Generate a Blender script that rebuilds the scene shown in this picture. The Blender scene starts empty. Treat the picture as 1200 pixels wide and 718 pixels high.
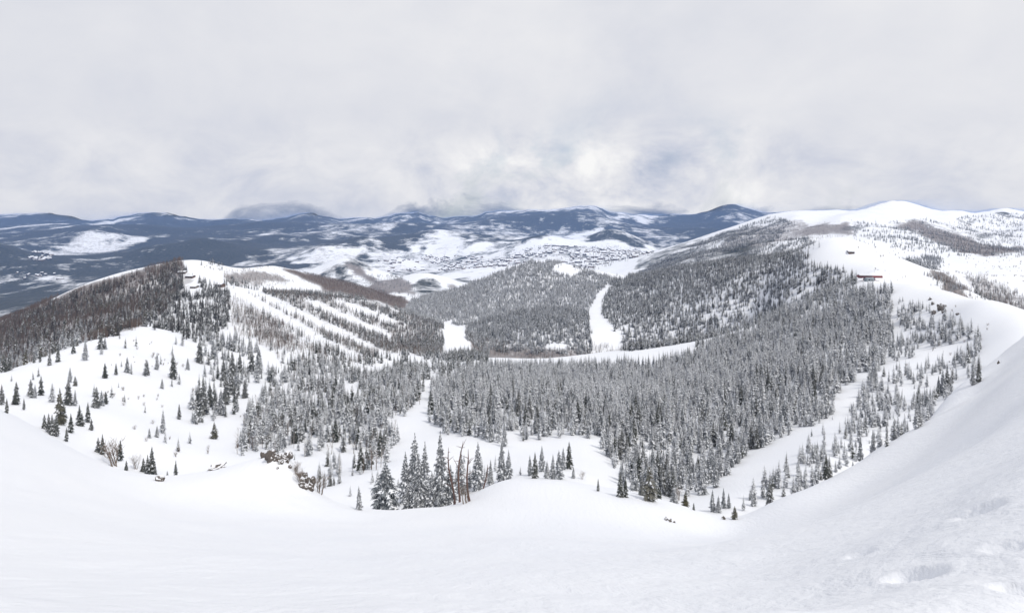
SUN_E, SKY_E, EXPO = 2.5, 1.04, -0.17
import bpy, bmesh, math, random
import numpy as np

rng = np.random.default_rng(7)
random.seed(7)
S = bpy.context.scene
COL = S.collection

# ------------------------------------------------------------------ survey
# The terrain was surveyed from the eye point: a bearing (column, 1200 wide),
# a drop (row, horizon at 212) and a forward distance in metres.
F, CX, HZ = 715.0, 600.0, 212.0


def world(px, py, D):
    return np.array([(px - CX) / F * D, D, -(py - HZ) / F * D])


C = []          # control points (px, py, D)


def line(pts, D=None):
    for p in pts:
        C.append((p[0], p[1], p[2] if len(p) > 2 else D))


# foreground bowl ----------------------------------------------------------
for x in (-300, 0, 300, 600, 900, 1200, 1500):
    C.append((x, 1010, 3.0))
line([(-300, 715), (0, 718), (300, 722), (600, 724), (860, 724), (1050, 722), (1200, 716), (1500, 690)], 5)
line([(-300, 680), (0, 692), (300, 702), (600, 705), (860, 704), (1000, 682), (1100, 655), (1200, 622), (1500, 560)], 8)
line([(-300, 645), (0, 668), (300, 690), (600, 694), (860, 690), (1000, 655), (1100, 612), (1200, 558), (1500, 450)], 12)
line([(-300, 600), (0, 640), (200, 662), (400, 674), (600, 676), (860, 672), (1000, 632), (1100, 590), (1200, 535), (1500, 420)], 20)
line([(-300, 520), (0, 570), (150, 606), (300, 625), (450, 634), (600, 634), (740, 640), (860, 642), (1000, 597), (1050, 574), (1100, 548), (1150, 516), (1200, 472), (1500, 350)], 60)
line([(-300, 450), (0, 515), (110, 560), (200, 585), (300, 588), (400, 605), (600, 596), (740, 600), (860, 622), (1000, 572), (1050, 546), (1085, 526), (1120, 500), (1150, 474), (1200, 430), (1500, 315)], 105)
line([(1120, 468), (1150, 452), (1175, 432), (1200, 411), (1500, 300)], 150)
# edge of the near slope
line([(-300, 430, 200), (-100, 458, 185), (0, 480, 175), (40, 502, 180), (80, 528, 182), (110, 546, 182), (150, 562, 178), (190, 569, 160), (215, 561, 150),
      (250, 551, 138), (290, 539, 132), (318, 532, 131), (345, 539, 131), (358, 556, 130), (368, 578, 129), (400, 586, 128),
      (450, 597, 126), (500, 593, 126), (545, 587, 128), (575, 566, 134), (620, 561, 140), (665, 563, 142), (700, 572, 138), (740, 577, 134),
      (790, 588, 124), (825, 600, 116), (858, 609, 112), (900, 590, 116), (950, 571, 124), (1000, 548, 134), (1050, 520, 144), (1085, 497, 150),
      (1098, 478, 158), (1120, 457, 168), (1150, 441, 178), (1175, 420, 190), (1200, 398, 200), (1300, 350, 230), (1500, 290, 300)])
# the drop just behind the edge
line([(0, 500, 215), (60, 530, 222), (110, 556, 225), (160, 570, 225), (200, 572, 200), (260, 574, 172), (300, 572, 165), (330, 572, 160), (355, 590, 152),
      (450, 604, 150), (530, 598, 152), (600, 572, 160), (660, 572, 160), (720, 580, 158), (780, 600, 142), (820, 612, 132), (858, 618, 126),
      (900, 606, 130), (950, 590, 138), (1000, 572, 150), (1050, 548, 162), (1085, 528, 172), (1105, 500, 185), (1130, 475, 200), (1160, 450, 215), (1200, 412, 240)])
# bowl floor and lower slopes ---------------------------------------------
line([(420, 560, 215), (480, 545, 220), (540, 545, 215), (600, 548, 195), (640, 552, 180), (690, 560, 175), (720, 568, 175), (760, 572, 178), (800, 588, 165), (840, 596, 150)])
line([(330, 545, 260), (400, 525, 290), (480, 490, 330), (520, 505, 290), (560, 508, 270), (620, 512, 260), (660, 520, 245), (690, 512, 250)])
line([(500, 452, 470), (540, 440, 520), (600, 465, 390), (660, 470, 370), (620, 430, 620), (560, 430, 600), (700, 440, 560), (740, 470, 400)])
line([(580, 417, 780), (620, 421, 800), (660, 421, 810), (700, 419, 820), (760, 416, 820), (800, 411, 800)])
line([(580, 430, 950), (640, 430, 960), (700, 428, 960), (760, 424, 960), (820, 424, 930), (880, 412, 880)])
# near right wooded slope
line([(780, 555, 215), (830, 540, 225), (870, 515, 245), (920, 545, 190), (900, 560, 175), (960, 545, 175), (960, 510, 215), (1010, 515, 200), (1000, 480, 260),
      (1050, 480, 240), (1080, 455, 280), (1050, 430, 330), (1100, 430, 310), (870, 475, 320), (930, 450, 350), (830, 470, 360), (800, 440, 520), (860, 430, 480),
      (930, 410, 470), (1000, 400, 430), (960, 380, 540), (1050, 380, 450), (1100, 380, 410), (1130, 410, 340)])
# its crest, up to the lift station and along the right-hand ridge
line([(830, 404, 770), (855, 396, 740), (880, 386, 710), (915, 370, 680), (950, 353, 650), (975, 343, 635), (1000, 332, 620), (1018, 326, 615), (1040, 331, 575), (1080, 331, 510),
      (1110, 342, 460), (1140, 351, 410), (1160, 358, 380), (1200, 374, 340), (1300, 400, 300)])
# behind that crest
line([(830, 420, 860), (880, 404, 820), (950, 372, 760), (985, 345, 700)])
line([(1060, 318, 740), (1030, 306, 790), (1000, 297, 830), (965, 291, 860), (1085, 326, 680), (1110, 334, 620), (1020, 316, 680)])
line([(1130, 372, 560), (1160, 385, 520), (1200, 405, 470), (1300, 430, 430), (1085, 360, 640)])
# far wooded hill on the right with the narrow run
line([(930, 297, 960), (900, 302, 1080), (860, 306, 1200), (820, 310, 1330), (780, 318, 1440), (750, 323, 1520), (720, 325, 1560)])
line([(930, 350, 830), (900, 360, 860), (860, 350, 980), (800, 360, 1060), (740, 360, 1180), (700, 385, 1060), (760, 395, 1000), (720, 400, 1010), (820, 395, 930)])
# central wooded hill
line([(480, 352, 1520), (510, 347, 1560), (540, 340, 1590), (580, 322, 1620), (610, 310, 1640), (650, 308, 1640), (685, 314, 1630)])
line([(500, 380, 1180), (540, 370, 1250), (600, 350, 1350), (660, 345, 1380), (560, 395, 1040), (610, 395, 1030), (660, 398, 1010), (640, 370, 1180), (570, 408, 970), (640, 410, 960), (700, 350, 1300), (715, 335, 1440)])
# ridge of the ski runs on the left
line([(268, 337, 950), (300, 338, 980), (350, 343, 1010), (400, 349, 1020), (430, 353, 1020), (480, 368, 1000), (515, 379, 980), (545, 386, 960)])
line([(280, 360, 820), (330, 370, 840), (400, 380, 820), (470, 390, 860), (530, 412, 840), (350, 400, 700), (420, 410, 700), (480, 420, 700), (440, 440, 570), (510, 428, 680), (400, 430, 580)])
line([(300, 350, 1120), (350, 355, 1150), (430, 366, 1180), (480, 380, 1130), (545, 400, 1060)])
# left open face and its rim
line([(-300, 470, 300), (-100, 452, 350), (0, 438, 390), (40, 426, 420), (70, 410, 450), (90, 403, 475), (120, 395, 520), (150, 384, 580), (200, 355, 800), (240, 345, 860)])
line([(0, 470, 290), (50, 470, 300), (100, 460, 330), (150, 440, 390), (200, 420, 480), (250, 395, 640), (300, 390, 680), (280, 430, 520), (320, 420, 560), (240, 450, 440),
      (60, 505, 250), (120, 500, 280), (160, 510, 280), (200, 500, 320), (200, 545, 255), (230, 540, 265), (270, 500, 350), (290, 520, 310), (350, 460, 440), (340, 500, 340), (400, 470, 400), (440, 470, 400), (380, 510, 310)])
line([(-300, 480, 420), (-100, 470, 470), (0, 454, 520), (50, 436, 560), (90, 418, 600), (120, 406, 640)])
line([(-300, 470, 800), (-100, 430, 800), (0, 400, 760), (50, 390, 740), (100, 378, 760), (60, 372, 860), (120, 355, 900), (170, 340, 960)])
line([(-300, 430, 1050), (-100, 400, 1050), (0, 376, 1020), (30, 364, 1010), (60, 350, 1020), (100, 333, 1040), (150, 318, 1070), (190, 309, 1090), (215, 305, 1110), (240, 305, 1150), (260, 308, 1180)])
line([(300, 311, 1330), (330, 310, 1380), (310, 322, 1200), (280, 322, 1150), (345, 318, 1500), (380, 325, 1560), (420, 336, 1620), (460, 349, 1620), (350, 336, 1300), (400, 343, 1350)])
line([(-300, 480, 1300), (-100, 440, 1300), (0, 415, 1250), (100, 380, 1250), (200, 345, 1280), (260, 340, 1330)])
line([(-300, 400, 2200), (0, 370, 2200), (200, 345, 2200), (300, 340, 2300), (340, 345, 2000), (420, 352, 1900)])
# mid distance hills
line([(470, 358, 1900), (440, 344, 2200), (370, 335, 2700), (390, 320, 2900), (410, 309, 3000), (430, 316, 3000), (460, 328, 2900), (480, 326, 2600), (500, 321, 2700), (520, 328, 2750), (545, 338, 2600), (500, 340, 2200)])
line([(-300, 340, 3600), (0, 337, 3500), (60, 330, 3500), (150, 325, 3600), (250, 325, 3600), (330, 318, 3800), (410, 318, 3900), (500, 322, 3500), (560, 325, 3200), (620, 325, 2800), (700, 325, 2800)])
line([(600, 310, 3900), (560, 308, 4200), (480, 308, 4400), (700, 305, 3900), (650, 300, 4200), (740, 305, 3500)])
line([(380, 296, 4900), (430, 300, 4700), (420, 288, 5300), (360, 294, 5200), (470, 286, 5600), (500, 280, 5900), (530, 276, 6300), (550, 290, 5400), (590, 294, 4900), (610, 285, 5150), (635, 281, 5350), (660, 284, 5400), (690, 284, 5300), (720, 276, 5500), (740, 278, 5500), (755, 288, 5200), (700, 292, 4700)])
line([(0, 298, 4700), (-150, 296, 4700), (40, 308, 4600), (0, 312, 4300), (100, 310, 4600), (60, 298, 5300), (150, 303, 5000), (200, 305, 4800), (250, 290, 5500), (300, 300, 5000), (230, 288, 5600), (280, 296, 5300)])
line([(100, 275, 6700), (78, 285, 6500), (132, 276, 6800), (117, 285, 6600), (55, 290, 6000), (240, 293, 5300), (255, 286, 5800), (180, 284, 6400), (-300, 282, 6500), (0, 284, 6300), (300, 282, 6600), (360, 280, 6700), (430, 278, 6800), (600, 284, 6600), (660, 290, 6600), (760, 296, 6200)])
line([(-300, 266, 8500), (0, 266, 8500), (200, 267, 8300), (400, 266, 8400), (500, 268, 8200), (560, 272, 8000), (640, 275, 8000), (720, 270, 8200), (800, 275, 8000), (860, 280, 7500), (1000, 285, 7000), (1300, 285, 7000)])
line([(-300, 258, 10500), (0, 257, 10500), (200, 257, 10500), (400, 259, 10200), (500, 257, 10000), (560, 254, 9800), (600, 251, 9800), (650, 249, 9800), (690, 250, 9800), (720, 255, 9600), (800, 258, 9600), (860, 254, 10000), (1000, 262, 10000), (1300, 262, 10000)])
line([(-300, 251.3, 12000), (0, 247.8, 12000), (60, 247.2, 12000), (110, 248.6, 12000), (160, 246.5, 12000), (200, 245.1, 12000), (250, 246.0, 12000), (300, 246.9, 12000), (350, 244.3, 12000), (400, 244.3, 12000), (440, 244.3, 12000), (490, 241.8, 12000), (540, 243.7, 12000), (600, 241.0, 12000), (640, 240.0, 12000), (690, 239.5, 12000), (725, 241.6, 12000), (770, 242.1, 12000), (810, 240.6, 12000), (850, 237.7, 12000), (885, 238.8, 12000), (1000, 244.4, 12000), (1300, 243.0, 12000)])
line([(x, 262, 13400) for x in (-300, 0, 300, 600, 900, 1300)])
# right-hand mountain
line([(740, 303, 3100), (770, 293, 3100), (800, 284, 3150), (840, 272, 3200), (870, 262, 3250), (910, 251, 3250), (940, 249, 3200), (965, 254, 3100), (1000, 253, 3000), (1026, 245, 2950), (1052, 236, 2900), (1078, 244, 2950), (1100, 252, 3000), (1150, 254, 3100), (1200, 252, 3150), (1300, 246, 3200), (1500, 240, 3300)])
line([(800, 308, 2000), (830, 300, 2100), (860, 290, 2300), (900, 278, 2400), (880, 294, 1900), (940, 272, 2300), (960, 285, 1700), (1000, 275, 2000), (1040, 262, 2300), (1080, 262, 2400), (1100, 275, 2100), (1130, 285, 1900), (1180, 292, 1900), (1200, 285, 2200), (1140, 265, 2600), (1300, 280, 2200), (1180, 265, 2700)])
line([(990, 288, 1500), (1050, 295, 1450), (1100, 300, 1400), (1150, 300, 1400), (1200, 305, 1300), (1060, 312, 1150), (1100, 318, 1050), (1140, 322, 1000), (1180, 330, 900), (1200, 345, 800), (1130, 340, 780), (1160, 352, 700), (1300, 330, 1000), (1010, 305, 1050), (920, 308, 1300), (850, 318, 1600), (780, 328, 1900), (740, 332, 2100)])
line([(800, 296, 4200), (900, 275, 4200), (1050, 262, 4200), (1200, 270, 4300), (1500, 270, 4300)])

CA = np.array(C, float)
SX, SL = 1 / 85.0, 6.0


def feat(px, D):
    return px * SX, np.log(D) * SL


cx_, cl_ = feat(CA[:, 0], CA[:, 2])
KC = 0.55


def kern(d2):
    return np.sqrt(d2 + KC * KC)


n = len(CA)
A = np.zeros((n + 3, n + 3))
A[:n, :n] = kern((cx_[:, None] - cx_[None]) ** 2 + (cl_[:, None] - cl_[None]) ** 2) - np.eye(n) * 0.02
A[:n, n] = 1; A[:n, n + 1] = cx_; A[:n, n + 2] = cl_
A[n:, :n] = A[:n, n:].T
W_ = np.linalg.solve(A, np.concatenate([CA[:, 1], [0, 0, 0]]))


def rbf(px, D):
    X, Y = feat(px.ravel(), D.ravel())
    out = np.empty_like(X)
    for i in range(0, len(X), 20000):
        a, b = X[i:i + 20000], Y[i:i + 20000]
        out[i:i + 20000] = kern((a[:, None] - cx_) ** 2 + (b[:, None] - cl_) ** 2) @ W_[:n] + W_[n] + W_[n + 1] * a + W_[n + 2] * b
    return out.reshape(px.shape)


# rbf on a coarse lattice, read back by bicubic-ish (bilinear) lookup
LPX = np.arange(-320, 1521, 6.0)
LLD = np.linspace(math.log(2.9), math.log(16500), 520)
LAT = rbf(np.broadcast_to(LPX, (520, len(LPX))), np.broadcast_to(np.exp(LLD)[:, None], (520, len(LPX))))


def lookup(px, D):
    a = np.clip((px - LPX[0]) / 6.0, 0, len(LPX) - 1.001)
    b = np.clip((np.log(D) - LLD[0]) / (LLD[1] - LLD[0]), 0, 520 - 1.001)
    i, j = a.astype(int), b.astype(int)
    fa, fb = a - i, b - j
    return (LAT[j, i] * (1 - fa) * (1 - fb) + LAT[j, i + 1] * fa * (1 - fb) + LAT[j + 1, i] * (1 - fa) * fb + LAT[j + 1, i + 1] * fa * fb)


def hash2(i, j, s):
    h = (i.astype(np.int64) * 374761393 + j.astype(np.int64) * 668265263 + s * 974634777) & 0xffffffff
    h = ((h ^ (h >> 13)) * 1274126177) & 0xffffffff
    return ((h ^ (h >> 16)) & 0xffff) / 65535.0


def vnoise(x, y, s=0):
    i, j = np.floor(x), np.floor(y)
    fx, fy = x - i, y - j
    fx = fx * fx * fx * (fx * (fx * 6 - 15) + 10); fy = fy * fy * fy * (fy * (fy * 6 - 15) + 10)
    return ((hash2(i, j, s) * (1 - fx) + hash2(i + 1, j, s) * fx) * (1 - fy) + (hash2(i, j + 1, s) * (1 - fx) + hash2(i + 1, j + 1, s) * fx) * fy) * 2 - 1


def fbm(x, y, s=0, oct=4, gain=0.5):
    a, o = 1.0, 0.0
    for k in range(oct):
        o = o + a * vnoise(x * 2 ** k + 17.3 * k, y * 2 ** k - 9.1 * k, s + k); a *= gain
    return o


RANGE = None
HOLES = []      # x, y, radius, depth


def sstep(a, b, v):
    t = np.clip((v - a) / (b - a), 0, 1)
    return t * t * (3 - 2 * t)


HILLS = [   # bearing, distance, half width, height (rows), depth spread
    (105, 6700, 26, 7, .05), (128, 7100, 22, 5, .05), (60, 6300, 40, 5, .05), (0, 4700, 46, 10, .07), (-60, 4300, 60, 12, .08), (240, 5400, 42, 9, .06), (285, 5900, 34, 7, .05), (180, 5100, 40, 7, .06), (330, 6600, 40, 6, .05),
    (376, 4900, 30, 11, .06), (425, 5300, 30, 9, .05), (462, 4600, 34, 8, .06), (512, 6000, 44, 10, .06), (552, 5300, 36, 9, .05), (596, 6200, 40, 7, .05), (636, 5300, 34, 10, .06), (716, 5600, 36, 11, .05), (690, 6800, 46, 7, .05),
    (410, 3000, 30, 9, .07), (500, 2750, 34, 8, .07), (650, 9300, 60, 10, .06), (580, 8800, 40, 7, .05), (700, 8600, 44, 6, .05), (470, 8200, 46, 6, .05), (390, 7400, 44, 5, .05), (300, 8600, 60, 5, .05), (200, 8000, 60, 5, .05), (820, 8500, 50, 6, .05),
    (1020, 2700, 34, 3, .06), (1125, 3050, 24, 6, .05), (1178, 3150, 28, 7, .05), (982, 3080, 28, 5, .05), (930, 2700, 34, 8, .07), (985, 2500, 26, 6, .06), (1115, 2600, 30, 9, .06), (1165, 2700, 30, 9, .06), (1205, 2400, 34, 10, .07), (860, 2600, 26, 5, .05)]


def ground(x, y):
    """height of the snow surface (eye at 0)"""
    D = np.maximum(y, 3.0)
    px = np.clip(CX + F * x / D, -318, 1518)
    z = -(lookup(px, D) - HZ) / F * D
    z = np.where(y < 3.0, z + (3.0 - y) * 0.10, z)
    # relief too small for the survey, faded out where the mesh gets coarser
    for wl, amp in ((0.35, .007), (0.5, .012), (1.1, .028), (2.6, .07), (7, .17), (19, .34), (50, 1.1), (130, 3.2), (340, 9.0), (900, 36.0), (2200, 50.0)):
        lo = wl * 1.4 if wl < 40 else wl * (12 if wl == 340 else 5.5)
        w = (1 - sstep(wl * 22, wl * 40, D)) * sstep(lo * .4, lo, D)
        if wl < 40:
            w = (1 - sstep(wl * 22, wl * 40, D))
        if w.max() > 0:
            z = z + amp * w * (vnoise(x / wl + 3.7, y / wl * (1.0 if wl > 40 else .6) + x / wl * .25, int(wl * 10)) - .25 * (wl > 100))
    # spurs and gullies of the far right mountain and the valley hills
    w = sstep(1350, 2000, D) * (1 - .35 * sstep(4200, 6000, D))
    if w.max() > 0:
        rx, ry = x * .8 + y * .6, -x * .6 + y * .8
        z = z + w * (26 * (.45 - np.abs(vnoise(rx / 420, ry / 620, 51))) + 12 * (.4 - np.abs(vnoise(rx / 170, ry / 260, 52)))) * (1 - np.exp(-np.maximum(0, np.abs(px - 1052) - 5) / 30.0) * 0) * .8
    if D.max() > 2000:
        lD = np.log(D)
        for hp_, hD, hw, hh, hs in HILLS:
            b = np.exp(-(np.abs((px - hp_) / hw) ** 1.6) - ((lD - math.log(hD)) / hs) ** 2)
            z = z + hh * D / F * b
    if RANGE is not None:       # crest line of the last range
        z = z + np.interp(px, QPX, RANGE) * sstep(8700, 10600, D) * D / F
    # soft wind ribs and old tracks on the near slope
    w = (1 - sstep(90, 160, D))
    z = z + w * .035 * np.sin((x * .55 + y * .9) * 1.1 + 2.5 * vnoise(x / 9, y / 9, 5)) * (0.5 + 0.5 * vnoise(x / 14, y / 14, 6))
    kx, ky = CX + F * x / D, D
    w = np.exp(-(((kx - 1100) / 90) ** 4)) * sstep(115, 140, D) * (1 - sstep(190, 220, D))
    if w.max() > .01: z = z + w * (.55 * vnoise(x / 9, y / 11, 35) + .3 * vnoise(x / 3.4, y / 4, 36))
    kn = np.exp(-(((kx - 340) / 26) ** 4)) * np.exp(-(((D - 131) / 16) ** 2))
    if kn.max() > .01:
        z = z + kn * (1.1 * vnoise(x / 4.2, y / 5, 31) + .9 * np.abs(vnoise(x / 2.1, y / 2.4, 32)) + .25 * vnoise(x / .9, y / .9, 33))
    for hx, hy, hr, hd in HOLES:
        r = np.hypot(x - hx, (y - hy) / 1.9) / hr
        r = r * (1 + .18 * vnoise(x / hr * 1.3, y / hr * 1.3, 77))
        z = z - hd * (1 - sstep(.35, 1.0, r)) + hd * .10 * np.exp(-((r - 1.15) / .3) ** 2)
    return z


# ------------------------------------------------------------------ sight lines
QPX = np.arange(-60, 1261, 2.0)
QD = np.exp(np.linspace(math.log(3), math.log(16000), 1500))


def survey():
    global QPY, QENV
    X = (QPX[None] - CX) / F * QD[:, None]
    Y = np.broadcast_to(QD[:, None], X.shape)
    QPY = HZ - ground(X, Y) / QD[:, None] * F
    QENV = np.minimum.accumulate(QPY, axis=0)


survey()


def hit(px, py, dmin=0.0, dmax=1e9):
    """first ground point met along a line of sight"""
    c = int(np.clip(round((px - QPX[0]) / 2.0), 0, len(QPX) - 1))
    col = QPY[:, c]
    ok = np.nonzero((col <= py) & (QD >= dmin) & (QD <= dmax))[0]
    D = QD[ok[0]] if len(ok) else min(dmax, QD[-1])
    if ok.size and ok[0] > 0 and QD[ok[0] - 1] >= dmin:
        k = ok[0]; a, b = col[k - 1], col[k]
        if a > py > b:
            D = QD[k - 1] + (QD[k] - QD[k - 1]) * (a - py) / (a - b)
    x = (px - CX) / F * D
    return x, D


for hx_, hy_, hr_, hd_ in ((1072, 674, .036, .026), (1148, 598, .030, .018), (1196, 690, .032, .022), (1178, 640, .030, .010), (1008, 648, .022, .008)):
    x, D = hit(hx_, hy_)
    HOLES.append((x, D, hr_ * D, hd_ * D))
SKX = [-300, 0, 60, 85, 103, 130, 170, 196, 215, 250, 310, 338, 370, 400, 440, 468, 490, 515, 545, 570, 610, 650, 690, 715, 740, 780, 815, 835, 852, 875, 905, 1000, 1200, 1500]
SKY_ = [250, 249, 249, 253, 262, 256, 250, 247, 254, 260, 263, 256, 251, 257, 258, 249, 246, 256, 256, 248, 245, 243, 236, 246, 252, 254, 250, 241, 237, 241, 250, 254, 256, 256]
for _ in range(4):
    fw = QD > 8500
    crest = QPY[fw].min(axis=0)
    base_ = np.interp(QPX, SKX, SKY_); want = base_ * .62 + .38 * (252 - .006 * (QPX - 300)) + 2.6 * vnoise(QPX / 33, QPX * 0 + .5, 71) + 1.9 * vnoise(QPX / 13, QPX * 0 + .5, 72) + .9 * vnoise(QPX / 6, QPX * 0 + .5, 73)
    RANGE = (0 if RANGE is None else RANGE) + (crest - want)
    survey()


def to_px(x, y, z):
    return CX + F * x / y, HZ - z / y * F


def inpoly(px, py, poly):
    r = np.zeros(np.shape(px), bool)
    m = len(poly)
    for i in range(m):
        x1, y1 = poly[i]; x2, y2 = poly[(i + 1) % m]
        c = ((y1 > py) != (y2 > py))
        r ^= c & (px < (x2 - x1) * (py - y1) / ((y2 - y1) if y2 != y1 else 1e-9) + x1)
    return r


# ------------------------------------------------------------------ nodes
def mat(name):
    m = bpy.data.materials.new(name); m.use_nodes = True
    nt = m.node_tree
    return m, nt, nt.nodes['Principled BSDF']


def N(nt, kind, **kw):
    nd = nt.nodes.new(kind)
    for k, v in kw.items():
        if k.startswith('i_'):
            nd.inputs[k[2:].replace('_', ' ')].default_value = v
        else:
            setattr(nd, k, v)
    return nd


def noise(nt, scale, detail=3, rough=.5, vec=None, dist=0):
    nd = N(nt, 'ShaderNodeTexNoise'); nd.inputs['Scale'].default_value = scale; nd.inputs['Detail'].default_value = detail
    nd.inputs['Roughness'].default_value = rough; nd.inputs['Distortion'].default_value = dist
    if vec is not None: nt.links.new(vec, nd.inputs['Vector'])
    return nd.outputs['Fac']


def ramp(nt, fac, stops):
    nd = N(nt, 'ShaderNodeValToRGB'); e = nd.color_ramp.elements
    while len(e) < len(stops): e.new(.5)
    for k, (p, c) in enumerate(stops):
        e[k].position = p; e[k].color = (*c, 1) if isinstance(c, (tuple, list)) else (c, c, c, 1)
    nt.links.new(fac, nd.inputs[0]); return nd.outputs[0]


def mixc(nt, fac, a, b):
    nd = N(nt, 'ShaderNodeMix', data_type='RGBA')
    for s, v in ((0, fac), (6, a), (7, b)):
        if isinstance(v, (int, float)): nd.inputs[s].default_value = v
        elif isinstance(v, tuple): nd.inputs[s].default_value = (*v, 1)
        else: nt.links.new(v, nd.inputs[s])
    return nd.outputs[2]


def mth(nt, op, a, b=0.0, c=None, clamp=False):
    nd = N(nt, 'ShaderNodeMath', operation=op, use_clamp=clamp)
    for s, v in enumerate((a, b, c)):
        if v is None: continue
        if isinstance(v, (int, float)): nd.inputs[s].default_value = v
        else: nt.links.new(v, nd.inputs[s])
    return nd.outputs[0]


# ------------------------------------------------------------------ ground sheet
UU = np.linspace(-1.27, 1.27, 660)
TT = np.exp(np.linspace(math.log(0.7), math.log(13004), 860)) - 4.0
GX = UU[None] * (TT[:, None] + 4.0)
GY = np.broadcast_to(TT[:, None], GX.shape).copy()
GZ = ground(GX, GY)
GPX = np.where(GY > 1, CX + F * GX / np.maximum(GY, 1), -999)
GPY = np.where(GY > 1, HZ - GZ / np.maximum(GY, 1) * F, 9999)


def soft(poly, d0, d1, jit=5.0, seed=3):
    """cover patch with a ragged edge"""
    jx = fbm(GX / (GY * .02 + 1) , GY / (GY * .05 + 1), seed, 3) * 0
    wx = GX / 45.0; wy = GY / 60.0
    dx = vnoise(wx, wy, seed) * jit; dy = vnoise(wx + 50, wy, seed + 1) * jit * .5
    return (inpoly(GPX + dx, GPY + dy, poly) & (GY > d0) & (GY < d1)).astype(float)


def blur(m, k=1):
    for _ in range(k):
        p = np.pad(m, 1, mode='edge')
        m = (p[1:-1, 1:-1] * 2 + p[:-2, 1:-1] + p[2:, 1:-1] + p[1:-1, :-2] + p[1:-1, 2:]) / 6
    return m
# ------------------------------------------------------------------ cover of the ground
brush = np.zeros_like(GX)      # bare scrub and leafless aspen
ever_shade = np.zeros_like(GX)       # distant evergreen woods, thickened in the valley to paint in cloud shadow
for poly, d0, d1, wgt in (
    ([(-40, 392), (60, 350), (150, 318), (215, 303), (214, 316), (150, 334), (60, 372), (-40, 412)], 500, 1400, .75),
    ([(-40, 420), (60, 350), (210, 306), (225, 330), (190, 372), (120, 396), (60, 412), (-40, 440)], 520, 1300, .45),
    ([(-20, 446), (28, 420), (30, 432), (-20, 446)], 450, 800, .8),
    ([(262, 318), (300, 316), (345, 330), (330, 334), (290, 336), (262, 328)], 1000, 1600, .7),
    ([(330, 316), (352, 314), (390, 326), (440, 338), (476, 350), (470, 354), (430, 350), (390, 342), (350, 326)], 1000, 2000, .95),
    ([(276, 366), (300, 362), (330, 378), (344, 400), (330, 412), (300, 404), (280, 390)], 480, 900, .38),
    ([(398, 338), (425, 334), (450, 342), (478, 352), (494, 366), (470, 366), (440, 352), (410, 350)], 1300, 2400, .95),
    ([(386, 318), (404, 308), (425, 310), (446, 330), (440, 334), (425, 326), (412, 316), (396, 320)], 2300, 3300, .85),
    ([(430, 335), (470, 322), (486, 330), (484, 350), (462, 344), (436, 342)], 2000, 3200, .8),
    ([(520, 328), (552, 338), (560, 346), (530, 342)], 1500, 3200, .7),
    ([(545, 392), (570, 402), (660, 408), (760, 408), (900, 396), (900, 408), (840, 414), (760, 418), (640, 426), (560, 418)], 850, 1150, .8),
    ([(290, 344), (350, 350), (430, 360), (480, 372), (519, 385), (519, 410), (455, 410), (425, 420), (340, 376)], 600, 1150, .30),
    ([(676, 330), (715, 328), (712, 338), (680, 338)], 1300, 1700, .6),
    ([(1040, 262), (1075, 258), (1110, 272), (1150, 284), (1178, 290), (1200, 288), (1200, 294), (1160, 300), (1130, 298), (1098, 284), (1070, 272)], 1300, 3200, .8),
    ([(950, 262), (1000, 262), (1008, 272), (960, 276), (930, 276)], 1500, 3000, .75),
    ([(860, 270), (940, 256), (960, 268), (930, 282), (870, 296), (830, 298)], 1700, 3400, .6),
    ([(1088, 314), (1110, 320), (1130, 340), (1150, 364), (1130, 358), (1100, 332)], 600, 1400, .8),
    ([(1128, 322), (1150, 324), (1176, 340), (1206, 360), (1206, 378), (1180, 366), (1150, 346), (1130, 334)], 480, 1300, .55),
    ([(1085, 262), (1130, 262), (1180, 276), (1200, 276), (1200, 286), (1130, 280), (1095, 272)], 1500, 3400, .35),
):
    brush = np.maximum(brush, soft(poly, d0, d1, 7, len(poly)) * wgt)
for poly, d0, d1, wgt in (
    ([(780, 292), (840, 274), (880, 262), (890, 270), (840, 290), (800, 304), (770, 312), (740, 318), (744, 304)], 1500, 3400, .55),
    ([(1000, 262), (1020, 262), (1010, 270), (980, 272)], 1500, 3300, .5),
    ([(760, 310), (880, 284), (900, 290), (880, 305), (800, 320), (740, 326)], 1500, 2600, .6),
    ([(1140, 268), (1160, 270), (1166, 280), (1150, 280)], 1500, 3000, .5),
    ([(1118, 255), (1140, 258), (1142, 266), (1120, 262)], 1800, 3400, .5),
    ([(1166, 248), (1184, 250), (1184, 260), (1172, 256)], 2200, 3600, .5),
    ([(390, 318), (404, 314), (408, 324), (395, 332)], 2200, 3300, .8),
    ([(486, 326), (515, 328), (520, 345), (500, 352), (484, 348)], 1800, 3000, .5),
):
    ever_shade = np.maximum(ever_shade, soft(poly, d0, d1, 6, len(poly) + 9) * wgt)
far = np.where(GPX < 330, sstep(1350, 1700, GY), sstep(3300, 4000, GY)) * ((GPX < 745) | (GY > 3900))
far = np.maximum(far, .62 * sstep(2000, 2400, GY) * (GPX > 330) * (GPX < 600) * (.5 + .8 * fbm(GX / 160, GY / 260, 22, 4)))
wl = GX / 1.0
lown = fbm(GX / 620, GY / 900, 41, 5, .6)
fine = fbm(GX / 130, GY / 300, 61, 4, .6)
vcov = np.clip(.80 + .20 * lown + .16 * fine, 0, 1)  # valley woods, kept dense so their dark colour stands in for cloud shadow
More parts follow.
